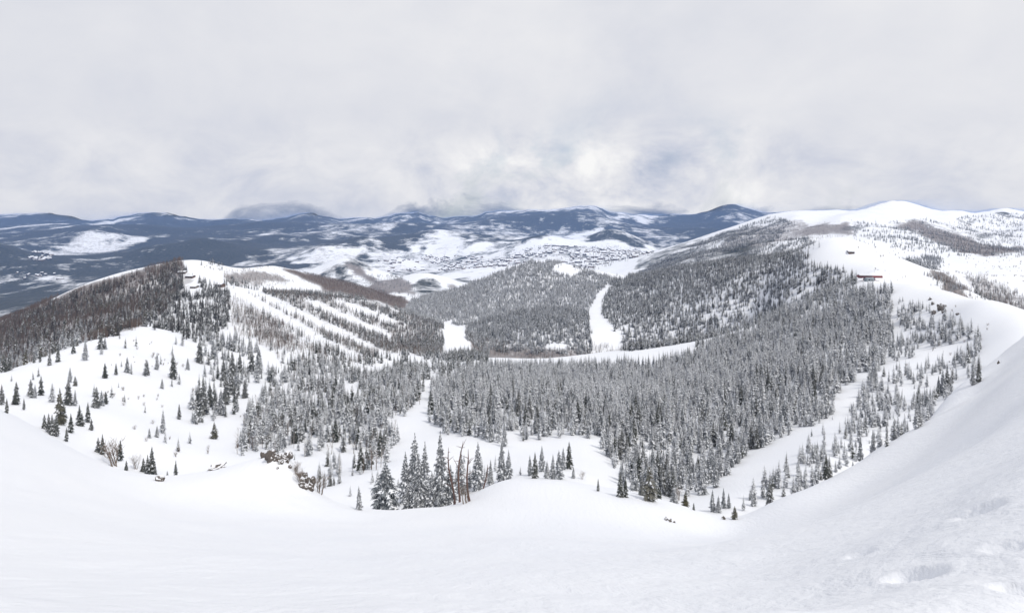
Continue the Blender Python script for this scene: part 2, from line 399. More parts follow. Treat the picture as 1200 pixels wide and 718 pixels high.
# pale snowy town slopes and hills
for poly, d0, d1, k in (
    ([(430, 296), (560, 286), (640, 280), (690, 292), (770, 288), (800, 300), (740, 318), (620, 330), (540, 322), (440, 316)], 3000, 5800, .42),
    ([(600, 294), (625, 282), (650, 279), (664, 286), (640, 294), (600, 304)], 3800, 5800, .6),
    ([(672, 290), (700, 280), (730, 286), (755, 296), (730, 300), (690, 300)], 3800, 6000, .6),
    ([(330, 306), (372, 292), (400, 288), (420, 300), (380, 312)], 3600, 5800, .45),
    ([(400, 290), (420, 284), (436, 290), (430, 298), (405, 298)], 3600, 6500, .6),
    ([(470, 286), (510, 276), (548, 282), (540, 292), (480, 294)], 3600, 7000, .35),
    ([(0, 322), (70, 322), (90, 330), (30, 336)], 3000, 4500, .36), ([(10, 294), (70, 294), (62, 306), (20, 306)], 3800, 6000, .22),
    ([(230, 322), (330, 308), (370, 316), (360, 330)], 3000, 4200, .35)):
    vcov = vcov - soft(poly, d0, d1, 9, int(k * 100)) * k
lnD = np.log(np.maximum(GY, 1))
for hp_, hD, hw, hh, hs in HILLS:      # sunlit right flanks, painted paler by thinning the dark cover
    if 3500 < hD < 7800 and hp_ > 320:
        vcov = vcov - .42 * np.exp(-(((GPX - hp_ - hw * .35) / (hw * .7)) ** 2) - ((lnD - math.log(hD) + hs * .4) / hs) ** 2) * (.75 + .8 * fine)
vcov = np.clip(vcov - .5 * np.clip(fbm(GX / 520, GY / 1100, 91, 4) - .42, 0, 1) * 2.2, 0.05, 1)
vcov = vcov - .55 * sstep(10300, 11500, GY) * sstep(-.1, .5, fbm(GX / 700, GY / 500, 95, 4))
vcov = np.clip(vcov + .20 * sstep(9000, 10500, GY) + .16 * (1 - sstep(330, 520, GPX)), 0, 1)
ever_shade = np.maximum(ever_shade, far * np.clip(vcov * (.93 + .16 * lown), 0, 1))
brush = np.maximum(brush, far * np.clip(.20 - .5 * lown, 0, .42))
brush, ever_shade = blur(brush, 2), blur(ever_shade, 1)

nr, nc = GX.shape
idx = np.arange(nr * nc).reshape(nr, nc)
quads = np.stack([idx[:-1, :-1], idx[:-1, 1:], idx[1:, 1:], idx[1:, :-1]], -1).reshape(-1, 4)


def np_mesh(name, V, Q, mats, mi=None, smooth=False, tris=None):
    me = bpy.data.meshes.new(name)
    V = np.asarray(V, np.float32)
    loops = [np.asarray(Q, np.int32).ravel()] if Q is not None and len(Q) else []
    sizes = [np.full(len(Q), 4, np.int32)] if Q is not None and len(Q) else []
    if tris is not None and len(tris):
        loops.append(np.asarray(tris, np.int32).ravel()); sizes.append(np.full(len(tris), 3, np.int32))
    lo = np.concatenate(loops); sz = np.concatenate(sizes)
    me.vertices.add(len(V)); me.vertices.foreach_set('co', V.ravel())
    me.loops.add(len(lo)); me.loops.foreach_set('vertex_index', lo)
    me.polygons.add(len(sz)); me.polygons.foreach_set('loop_start', np.concatenate([[0], np.cumsum(sz)[:-1]]).astype(np.int32))
    me.polygons.foreach_set('use_smooth', np.full(len(sz), smooth))
    if mi is not None: me.polygons.foreach_set('material_index', np.asarray(mi, np.int32))
    for m in mats: me.materials.append(m)
    me.update(calc_edges=True)
    return me


gm, nt, pb = mat('snow_ground')
tc = N(nt, 'ShaderNodeTexCoord'); obj = tc.outputs['Object']
a1 = N(nt, 'ShaderNodeAttribute', attribute_name='brush').outputs['Fac']
a2 = N(nt, 'ShaderNodeAttribute', attribute_name='ever_shade').outputs['Fac']
sn = ramp(nt, noise(nt, .02, 4, .55, obj), [(.3, (.80, .82, .86)), (.7, (.86, .87, .89))])
tw = ramp(nt, noise(nt, .16, 4, .7, obj), [(.35, (.045, .033, .027)), (.7, (.165, .110, .080))])
dk = ramp(nt, noise(nt, .05, 4, .7, obj), [(.35, (.020, .028, .026)), (.72, (.075, .078, .07))])
n1 = mth(nt, 'MULTIPLY_ADD', mth(nt, 'SUBTRACT', noise(nt, .035, 8, .78, obj), .5), 2.2, .5)
n2 = noise(nt, .0055, 9, .78, obj)
f1 = mth(nt, 'MULTIPLY_ADD', mth(nt, 'ADD', n1, mth(nt, 'SUBTRACT', a1, 1.0)), 3.5, .6, True)
f1 = mth(nt, 'MULTIPLY', f1, mth(nt, 'MULTIPLY_ADD', a1, 1.0, 0.0, True))
n2 = mth(nt, 'MULTIPLY_ADD', mth(nt, 'SUBTRACT', n2, .5), 2.6, .5)
f2 = mth(nt, 'MULTIPLY_ADD', mth(nt, 'ADD', n2, mth(nt, 'SUBTRACT', a2, 1.0)), 2.4, .5, True)
f2 = mth(nt, 'MULTIPLY', f2, mth(nt, 'GREATER_THAN', a2, .04))
c = mixc(nt, f1, sn, tw); c = mixc(nt, f2, c, dk)
nt.links.new(c, pb.inputs['Base Color'])
pb.inputs['Roughness'].default_value = .75
pb.inputs['Specular IOR Level'].default_value = .15
b1 = N(nt, 'ShaderNodeBump'); b1.inputs['Strength'].default_value = .55; b1.inputs['Distance'].default_value = .17
mp = N(nt, 'ShaderNodeMapping'); mp.inputs['Scale'].default_value = (1, .55, 1); mp.inputs['Rotation'].default_value = (0, 0, .5)
nt.links.new(obj, mp.inputs[0])
nt.links.new(noise(nt, 1.6, 6, .62, mp.outputs[0]), b1.inputs['Height'])
mp2 = N(nt, 'ShaderNodeMapping'); mp2.inputs['Scale'].default_value = (1.5, .10, 1); mp2.inputs['Rotation'].default_value = (0, 0, -.45)
nt.links.new(obj, mp2.inputs[0])
b2 = N(nt, 'ShaderNodeBump'); b2.inputs['Strength'].default_value = .5; b2.inputs['Distance'].default_value = .20
nt.links.new(noise(nt, .75, 4, .6, mp2.outputs[0], .4), b2.inputs['Height']); nt.links.new(b1.outputs[0], b2.inputs['Normal'])
nt.links.new(b2.outputs[0], pb.inputs['Normal'])

me = np_mesh('snow_ground', np.stack([GX, GY, GZ], -1).reshape(-1, 3), quads, [gm], smooth=True)
for nm, arr in (('brush', brush), ('ever_shade', ever_shade)):
    at = me.attributes.new(nm, 'FLOAT', 'POINT'); at.data.foreach_set('value', arr.astype(np.float32).ravel())
go = bpy.data.objects.new('snow_ground', me); COL.objects.link(go)
go['kind'] = 'structure'; go['label'] = 'snow covered mountain bowl, ridges and the wide valley beyond'; go['category'] = 'ground'

# ------------------------------------------------------------------ camera, light, sky
cam = bpy.data.cameras.new('camera'); cam.sensor_width = 36; cam.lens = 36 * F / 1200; cam.shift_y = -(359 - HZ) / 1200
cam.clip_start = .1; cam.clip_end = 60000
co = bpy.data.objects.new('camera', cam); COL.objects.link(co); co.rotation_euler = (math.pi / 2, 0, 0)
S.camera = co

EL, AZ = math.radians(54), math.radians(136)      # azimuth clockwise from straight ahead
sd = np.array([math.cos(EL) * math.sin(AZ), math.cos(EL) * math.cos(AZ), math.sin(EL)])
sl = bpy.data.lights.new('sun', 'SUN'); sl.energy = SUN_E; sl.angle = math.radians(1.2); sl.color = (1, .955, .885)
so = bpy.data.objects.new('sun', sl); COL.objects.link(so)
from mathutils import Vector
so.rotation_euler = Vector(-sd).to_track_quat('-Z', 'Y').to_euler()

w = bpy.data.worlds.new('World'); S.world = w; w.use_nodes = True
wt = w.node_tree; bg = wt.nodes['Background']
sky = N(wt, 'ShaderNodeTexSky', sky_type='NISHITA', sun_disc=False, sun_elevation=EL, sun_rotation=AZ)
sky.altitude = 2900
tcw = N(wt, 'ShaderNodeTexCoord').outputs['Generated']
skyc = N(wt, 'ShaderNodeVectorMath', operation='SCALE'); wt.links.new(sky.outputs[0], skyc.inputs[0]); skyc.inputs['Scale'].default_value = .1
sep = N(wt, 'ShaderNodeSeparateXYZ'); wt.links.new(tcw, sep.inputs[0])
zz, yy, xx = sep.outputs['Z'], sep.outputs['Y'], sep.outputs['X']
def mapped(loc, scl):
    n_ = N(wt, 'ShaderNodeMapping'); n_.inputs['Location'].default_value = loc; n_.inputs['Scale'].default_value = scl; wt.links.new(tcw, n_.inputs[0]); return n_.outputs[0]
big = noise(wt, 1.6, 3, .5, mapped((0, 0, 0), (1, 1, 1.6)), .2)
puf = noise(wt, 8.5, 9, .60, mapped((2.3, 1.1, .35), (1, 1, 1.5)), .35)
puf2 = noise(wt, 3.6, 5, .55, mapped((7.3, 3.1, 1.35), (1, 1, 1.3)), .3)
gap = noise(wt, 4.6, 6, .58, mapped((1.7, 4.4, 2.2), (1, 1, 1.4)), .3)
rag = noise(wt, 10.0, 8, .58, mapped((5.1, .6, .9), (.8, .8, 1.6)), .4)
# puffy base of the cloud sheet near the horizon, smooth stratus above it
v0 = mth(wt, 'MULTIPLY_ADD', zz, 2.0, .3)
low = ramp(wt, v0, [(.10, 1.0), (.36, .95), (.50, .18), (.80, .06)])
du = mth(wt, 'MULTIPLY', mth(wt, 'SUBTRACT', xx, .13), 3.0); rift = mth(wt, 'SUBTRACT', 1.0, mth(wt, 'MULTIPLY', du, du), None, True)
val = mth(wt, 'MULTIPLY_ADD', mth(wt, 'SUBTRACT', big, .5), .5, .52)
val = mth(wt, 'ADD', val, mth(wt, 'MULTIPLY', mth(wt, 'SUBTRACT', puf2, .5), .42))
val = mth(wt, 'ADD', val, mth(wt, 'MULTIPLY', mth(wt, 'MULTIPLY', mth(wt, 'SUBTRACT', puf, .47), low), mth(wt, 'MULTIPLY_ADD', rift, 1.2, .85)))
val = mth(wt, 'ADD', val, mth(wt, 'MULTIPLY', mth(wt, 'SUBTRACT', xx, .1), .07))
cl = ramp(wt, val, [(.18, (.50, .56, .70)), (.38, (.68, .71, .81)), (.52, (.795, .81, .87)), (.66, (.885, .89, .925)), (.85, (1.02, 1.02, 1.02))])
# slate-blue rain shade and a scrap of open sky between the puffs, most of it in the rift ahead
hole = mth(wt, 'MULTIPLY_ADD', mth(wt, 'ADD', mth(wt, 'SUBTRACT', gap, .63), mth(wt, 'MULTIPLY', rift, .12)), 6.0, 0.0, True)
hole = mth(wt, 'MULTIPLY', hole, mth(wt, 'MULTIPLY', low, .9))
c1 = mixc(wt, hole, cl, mixc(wt, .4, (.45, .55, .72), skyc.outputs[0]))
# beneath the ragged base the air darkens to the blue of the far ranges
dv = mth(wt, 'MULTIPLY', mth(wt, 'ADD', zz, mth(wt, 'MULTIPLY_ADD', rift, -.020, .036)), -5.5)
nav = mth(wt, 'MULTIPLY_ADD', mth(wt, 'ADD', mth(wt, 'SUBTRACT', rag, .60), dv), 5.0, 0.0, True)
fin = mixc(wt, mth(wt, 'MULTIPLY', nav, .85), c1, (.115, .19, .36))
wt.links.new(fin, bg.inputs[0]); bg.inputs[1].default_value = SKY_E

S.view_settings.view_transform = 'Standard'; S.view_settings.look = 'None'; S.view_settings.gamma = 1
S.view_settings.use_curve_mapping = False; S.view_settings.exposure = EXPO
S.render.engine = 'CYCLES'; S.cycles.max_bounces = 6; S.cycles.diffuse_bounces = 3; S.cycles.volume_bounces = 3
S.cycles.use_denoising = True
# ------------------------------------------------------------------ tree materials
def needle_mat(name, dark, light, frost):
    m, nt, pb = mat(name)
    oi = N(nt, 'ShaderNodeObjectInfo').outputs['Random']
    ge = N(nt, 'ShaderNodeTexCoord').outputs['Object']
    n_ = noise(nt, 22, 3, .7, ge)
    c = mixc(nt, n_, dark, light)
    c = mixc(nt, mth(nt, 'MULTIPLY', oi, .35), c, (.075, .06, .045))
    nn = noise(nt, 45, 2, .6, ge)
    fr = mth(nt, 'MULTIPLY', mth(nt, 'MULTIPLY_ADD', nn, 3.2, -1.2, True), mth(nt, 'MULTIPLY_ADD', oi, .5, frost - .25), None, True)
    c = mixc(nt, fr, c, (.62, .64, .67))
    nt.links.new(c, pb.inputs['Base Color']); pb.inputs['Roughness'].default_value = .85; pb.inputs['Specular IOR Level'].default_value = .1
    return m


M_frost = needle_mat('frosted_needles', (.052, .062, .068), (.135, .150, .165), .64)
M_plain = needle_mat('spruce_needles', (.022, .030, .022), (.075, .078, .060), .26)
M_brown = needle_mat('dark_needles', (.018, .019, .015), (.060, .052, .042), .16)
M_white = needle_mat('rimed_needles', (.09, .10, .10), (.20, .21, .21), .80)
M_olive = needle_mat('pine_needles', (.040, .042, .022), (.12, .11, .065), .16)
m, nt, pb = mat('snow_load'); ge = N(nt, 'ShaderNodeTexCoord').outputs['Object']
nt.links.new(ramp(nt, noise(nt, 14, 2, .5, ge), [(.3, (.70, .72, .76)), (.7, (.84, .85, .87))]), pb.inputs['Base Color']); pb.inputs['Roughness'].default_value = .8
pb.inputs['Specular IOR Level'].default_value = .1
M_snow = m


def bark_mat(name, a, b):
    m, nt, pb = mat(name)
    mpn = N(nt, 'ShaderNodeMapping'); mpn.inputs['Scale'].default_value = (30, 30, 6)
    nt.links.new(N(nt, 'ShaderNodeTexCoord').outputs['Object'], mpn.inputs[0])
    nt.links.new(mixc(nt, noise(nt, 1.5, 4, .7, mpn.outputs[0]), a, b), pb.inputs['Base Color']); pb.inputs['Roughness'].default_value = .9
    return m


M_bark = bark_mat('spruce_bark', (.04, .03, .024), (.13, .10, .08))
M_dead = bark_mat('dead_wood', (.05, .030, .026), (.19, .115, .095))
M_asp = bark_mat('aspen_twigs', (.075, .056, .045), (.21, .155, .122))
M_aspg = bark_mat('frosted_twigs', (.20, .175, .16), (.50, .47, .45))
M_scrub = bark_mat('scrub_twigs', (.09, .07, .055), (.26, .20, .155))


class MB:
    def __init__(s): s.V, s.Q, s.T, s.qm, s.tm = [], [], [], [], []
    def v(s, p): s.V.append(p); return len(s.V) - 1
    def q(s, ps, m=0): s.Q.append([s.v(p) for p in ps]); s.qm.append(m)
    def t(s, ps, m=0): s.T.append([s.v(p) for p in ps]); s.tm.append(m)
    def mesh(s, name, mats): return np_mesh(name, s.V, s.Q, mats, s.qm + s.tm, tris=s.T)
    def tube(s, pts, rads, sides=6, m=0):
        prev = None
        for k, (p, r) in enumerate(zip(pts, rads)):
            p = np.array(p, float)
            d = np.array(pts[min(k + 1, len(pts) - 1)], float) - np.array(pts[max(k - 1, 0)], float); d /= np.linalg.norm(d) + 1e-9
            u = np.cross(d, (0, 0, 1)) if abs(d[2]) < .9 else np.cross(d, (1, 0, 0)); u /= np.linalg.norm(u); w = np.cross(d, u)
            ring = [s.v(p + r * (math.cos(2 * math.pi * j / sides) * u + math.sin(2 * math.pi * j / sides) * w)) for j in range(sides)]
            if prev:
                for j in range(sides):
                    s.Q.append([prev[j], prev[(j + 1) % sides], ring[(j + 1) % sides], ring[j]]); s.qm.append(m)
            prev = ring
        s.Q.append([prev[0], prev[1 % sides], prev[2 % sides], prev[3 % sides]]); s.qm.append(m)


def spruce_crown(seed, tiers, per, R, snow, droop=.45, fine=False, base=.06, ragged=.25):
    r_ = random.Random(seed); mb = MB()
    for i in range(tiers):
        t = i / (tiers - 1)
        h = base + (.985 - base) * t ** .92
        rr = R * ((1 - t) ** .80 * .97 + .035) * (1 - ragged + 2 * ragged * r_.random())
        if t < .12: rr *= .72 + 2.2 * t
        k = max(4, int(per * (1 - .45 * t)))
        a0 = r_.random() * 6.28
        for j in range(k):
            a = a0 + 6.283 * (j + .55 * (r_.random() - .5)) / k
            L = rr * (.70 + .42 * r_.random())
            if r_.random() < .10: L *= .55
            ca, sa = math.cos(a), math.sin(a)
            dr = droop * (1.15 - .75 * t) + .25 * (r_.random() - .5)
            z0 = h + .012 + .02 * r_.random(); wd = max(.012, L * (.30 + .16 * r_.random()))
            def P(s, side, up=0.0):          # point along the frond
                x = L * s; z = z0 - dr * L * s * (.55 + .45 * s) + up
                return (ca * x - sa * side, sa * x + ca * side, z)
            sn = r_.random() < snow
            if not fine:
                mb.t([P(.0, 0, .008), P(.62, wd, -.012), P(1, 0, 0)])
                mb.t([P(.0, 0, .008), P(1, 0, 0), P(.62, -wd, -.012)])
                if sn:
                    o = .010
                    g = .62 + .3 * r_.random()
                    mb.t([P(.12, 0, .02), P(.66, wd * g, o), P(.98, 0, o)], 1)
                    mb.t([P(.12, 0, .02), P(.98, 0, o), P(.66, -wd * g, o)], 1)
            else:
                nseg = 5
                for q in range(nseg):
                    s0, s1 = q / nseg * .82 + .05, q / nseg * .82 + .30
                    ww = wd * (1.05 - .62 * q / nseg) * (.75 + .5 * r_.random())
                    for sg in (-1, 1):
                        mb.t([P(s0, 0, .006), P(s0 + .30, sg * ww, -.010 - .012 * r_.random()), P(s1, 0, .002)])
                    if sn and r_.random() < .82:
                        for sg in (-1, 1):
                            if r_.random() < .85:
                                mb.t([P(s0 + .02, 0, .013), P(s0 + .25, sg * ww * .78, .004), P(s1, 0, .011)], 1)
                mb.t([P(.8, wd * .22, -.004), P(1.06, 0, 0), P(.8, -wd * .22, -.004)])
                # hanging sprays give depth under the bough
                mb.t([P(.15, 0, 0), P(.95, 0, 0), P(.6, 0, -.030 - .02 * r_.random())])
    mb.t([(0.006, 0, .97), (-.003, .005, .97), (0, 0, 1.0)]); mb.t([(0.006, 0, .97), (-.003, -.005, .97), (0, 0, 1.0)])
    return mb


def trunk_mb(r=.014, top=.92, sides=7, seed=0):
    r_ = random.Random(seed); mb = MB()
    pts = [(0.004 * (r_.random() - .5) * k, 0.004 * (r_.random() - .5) * k, z) for k, z in enumerate((-.10, .04, .3, .6, top))]
    mb.tube(pts, [r * 1.35, r * 1.1, r * .85, r * .5, r * .12], sides); return mb


def bare_tree(seed, nb=16, spread=.20, thick=.010, base=.28, stems=1, tw=3):
    r_ = random.Random(seed); mb = MB()
    for st in range(stems):
        bx, by = ((r_.random() - .5) * .25 * (stems > 1), (r_.random() - .5) * .25 * (stems > 1))
        lx, ly = (r_.random() - .5) * .12 * stems, (r_.random() - .5) * .12 * stems
        H = .8 + .2 * r_.random()
        def A(t): return (bx + lx * t, by + ly * t, t * H)
        mb.tube([A(-.08), A(.35), A(.7), A(1)], [thick * 1.2, thick, thick * .6, thick * .15], 4)
        for k in range(nb):
            t = base + (.97 - base) * r_.random(); a = r_.random() * 6.28
            L = spread * (1.15 - .7 * t) * (.6 + .7 * r_.random()); up = L * (.7 + .8 * r_.random())
            p = A(t); e = (p[0] + L * math.cos(a), p[1] + L * math.sin(a), p[2] + up)
            w = thick * .42
            mb.t([(p[0] - w, p[1], p[2]), (p[0] + w, p[1], p[2]), e]); mb.t([(p[0], p[1] - w, p[2]), (p[0], p[1] + w, p[2]), e])
            for q in range(tw):
                s = .35 + .6 * r_.random(); g = tuple(p[i] + (e[i] - p[i]) * s for i in range(3)); b = r_.random() * 6.28
                l2 = L * .55 * (.5 + r_.random())
                f = (g[0] + l2 * math.cos(b), g[1] + l2 * math.sin(b), g[2] + l2 * (.4 + .9 * r_.random()))
                w2 = thick * .34
                mb.t([(g[0] - w2, g[1] + w2, g[2]), (g[0] + w2, g[1] - w2, g[2]), f])
    return mb


# ------------------------------------------------------------------ prototypes
def joined(mb_crown, mb_trunk, name, mats):
    o = len(mb_crown.V)
    mb_crown.V += mb_trunk.V
    mb_crown.Q += [[i + o for i in f] for f in mb_trunk.Q]; mb_crown.qm += [2] * len(mb_trunk.Q)
    return mb_crown.mesh(name, mats)


far_kinds = []      # meshes of unit height
#           tiers per  R    snow  mat
FAR = [(14, 8, .155, .78, M_frost), (15, 8, .132, .82, M_frost), (13, 9, .185, .70, M_frost), (15, 8, .142, .55, M_frost),
       (14, 8, .165, .30, M_plain), (13, 9, .195, .22, M_plain), (15, 8, .142, .36, M_plain), (12, 8, .205, .14, M_olive),
       (14, 8, .145, .95, M_frost), (14, 8, .15, .10, M_brown), (15, 8, .175, .05, M_brown), (13, 9, .19, .88, M_white), (15, 8, .145, .92, M_white)]
P_far = bpy.data.collections.new('spruce_kinds')
for k, (ti, pe, R, sn, mm) in enumerate(FAR):
    me = joined(spruce_crown(100 + k, ti, pe, R * 1.13, sn), trunk_mb(.016, .9, 4, k), 'far_spruce', [mm, M_snow, M_bark])
    o = bpy.data.objects.new('spruce_%02d' % k, me); P_far.objects.link(o)
NEARK = [(22, 11, .175, .80, M_frost, .05, .25), (24, 11, .150, .84, M_frost, .05, .2), (20, 12, .210, .76, M_frost, .04, .28), (22, 11, .170, .36, M_plain, .05, .25),
         (20, 12, .225, .32, M_plain, .04, .28), (24, 11, .140, .40, M_plain, .06, .2), (19, 11, .28, .26, M_olive, .07, .38), (22, 14, .34, .66, M_frost, .03, .26)]
near_mesh = []
for k, (ti, pe, R, sn, mm, ba, rg) in enumerate(NEARK):
    near_mesh.append((spruce_crown(300 + k, ti, pe, R, sn, fine=True, base=ba, ragged=rg).mesh('spruce_crown', [mm, M_snow]),
                      trunk_mb(.015 if R < .2 else .02, .93, 7, k).mesh('spruce_trunk', [M_bark])))
P_asp = bpy.data.collections.new('aspen_kinds')
for k in range(6):
    o = bpy.data.objects.new('aspen_%02d' % k, bare_tree(500 + k, 15, .20, .013, .22, 1, 3).mesh('bare_aspen', [M_aspg if k in (0, 3) else M_asp])); P_asp.objects.link(o)
P_shr = bpy.data.collections.new('shrub_kinds')
for k in range(4):
    o = bpy.data.objects.new('shrub_%02d' % k, bare_tree(600 + k, 9, .5, .022, .05, 5, 3).mesh('bare_shrub', [M_scrub if k % 2 else M_aspg])); P_shr.objects.link(o)

# ------------------------------------------------------------------ where they grow
CLEAR = [   # ski runs and openings
    [(690, 365), (700, 345), (712, 332), (717, 335), (706, 352), (704, 368), (716, 380), (729, 391), (722, 399), (704, 396), (692, 386)],
    [(630, 409), (650, 402), (668, 404), (662, 412)], [(648, 312), (660, 308), (684, 318), (672, 324), (650, 320)], [(690, 316), (738, 322), (732, 328), (700, 322)],
    [(523, 380), (531, 380), (540, 387), (546, 397), (545, 406), (536, 413), (526, 418), (519, 413), (523, 402), (526, 390)],
    [(263, 337), (275, 335), (330, 365), (380, 395), (430, 420), (415, 422), (360, 395), (300, 362)],
    [(276, 336), (305, 341), (350, 362), (400, 385), (452, 412), (446, 417), (395, 395), (340, 368), (300, 348)],
    [(350, 351), (372, 353), (410, 370), (460, 391), (456, 398), (400, 375)], [(388, 352), (402, 352), (440, 365), (470, 378), (462, 382), (430, 370)],
    [(572, 417), (600, 417), (640, 426), (700, 422), (770, 417), (800, 412), (800, 420), (740, 424), (690, 428), (640, 430), (600, 428), (575, 432)],
    [(496, 446), (504, 446), (506, 470), (498, 490), (520, 508), (560, 518), (600, 522), (560, 530), (520, 530), (470, 535), (458, 500), (474, 484), (492, 478)],
    [(530, 517), (600, 523), (640, 522), (650, 510), (680, 512), (706, 540), (722, 578), (640, 548), (600, 548), (560, 545)],
    [(400, 455), (418, 450), (424, 465), (405, 468)], [(215, 318), (228, 325), (236, 345), (225, 350), (214, 335)], [(424, 432), (455, 425), (462, 436), (430, 444)],
    [(828, 592), (870, 560), (905, 522), (935, 500), (950, 500), (920, 540), (895, 565), (870, 580), (840, 600)],
    [(975, 470), (1005, 440), (1020, 440), (1010, 475), (985, 490)],
]
FR, PL, MIXK = [0, 1, 2, 3, 8, 11, 12, 3, 1, 4], [4, 5, 6, 4, 6, 3], [0, 3, 4, 6, 2, 5, 11, 12]
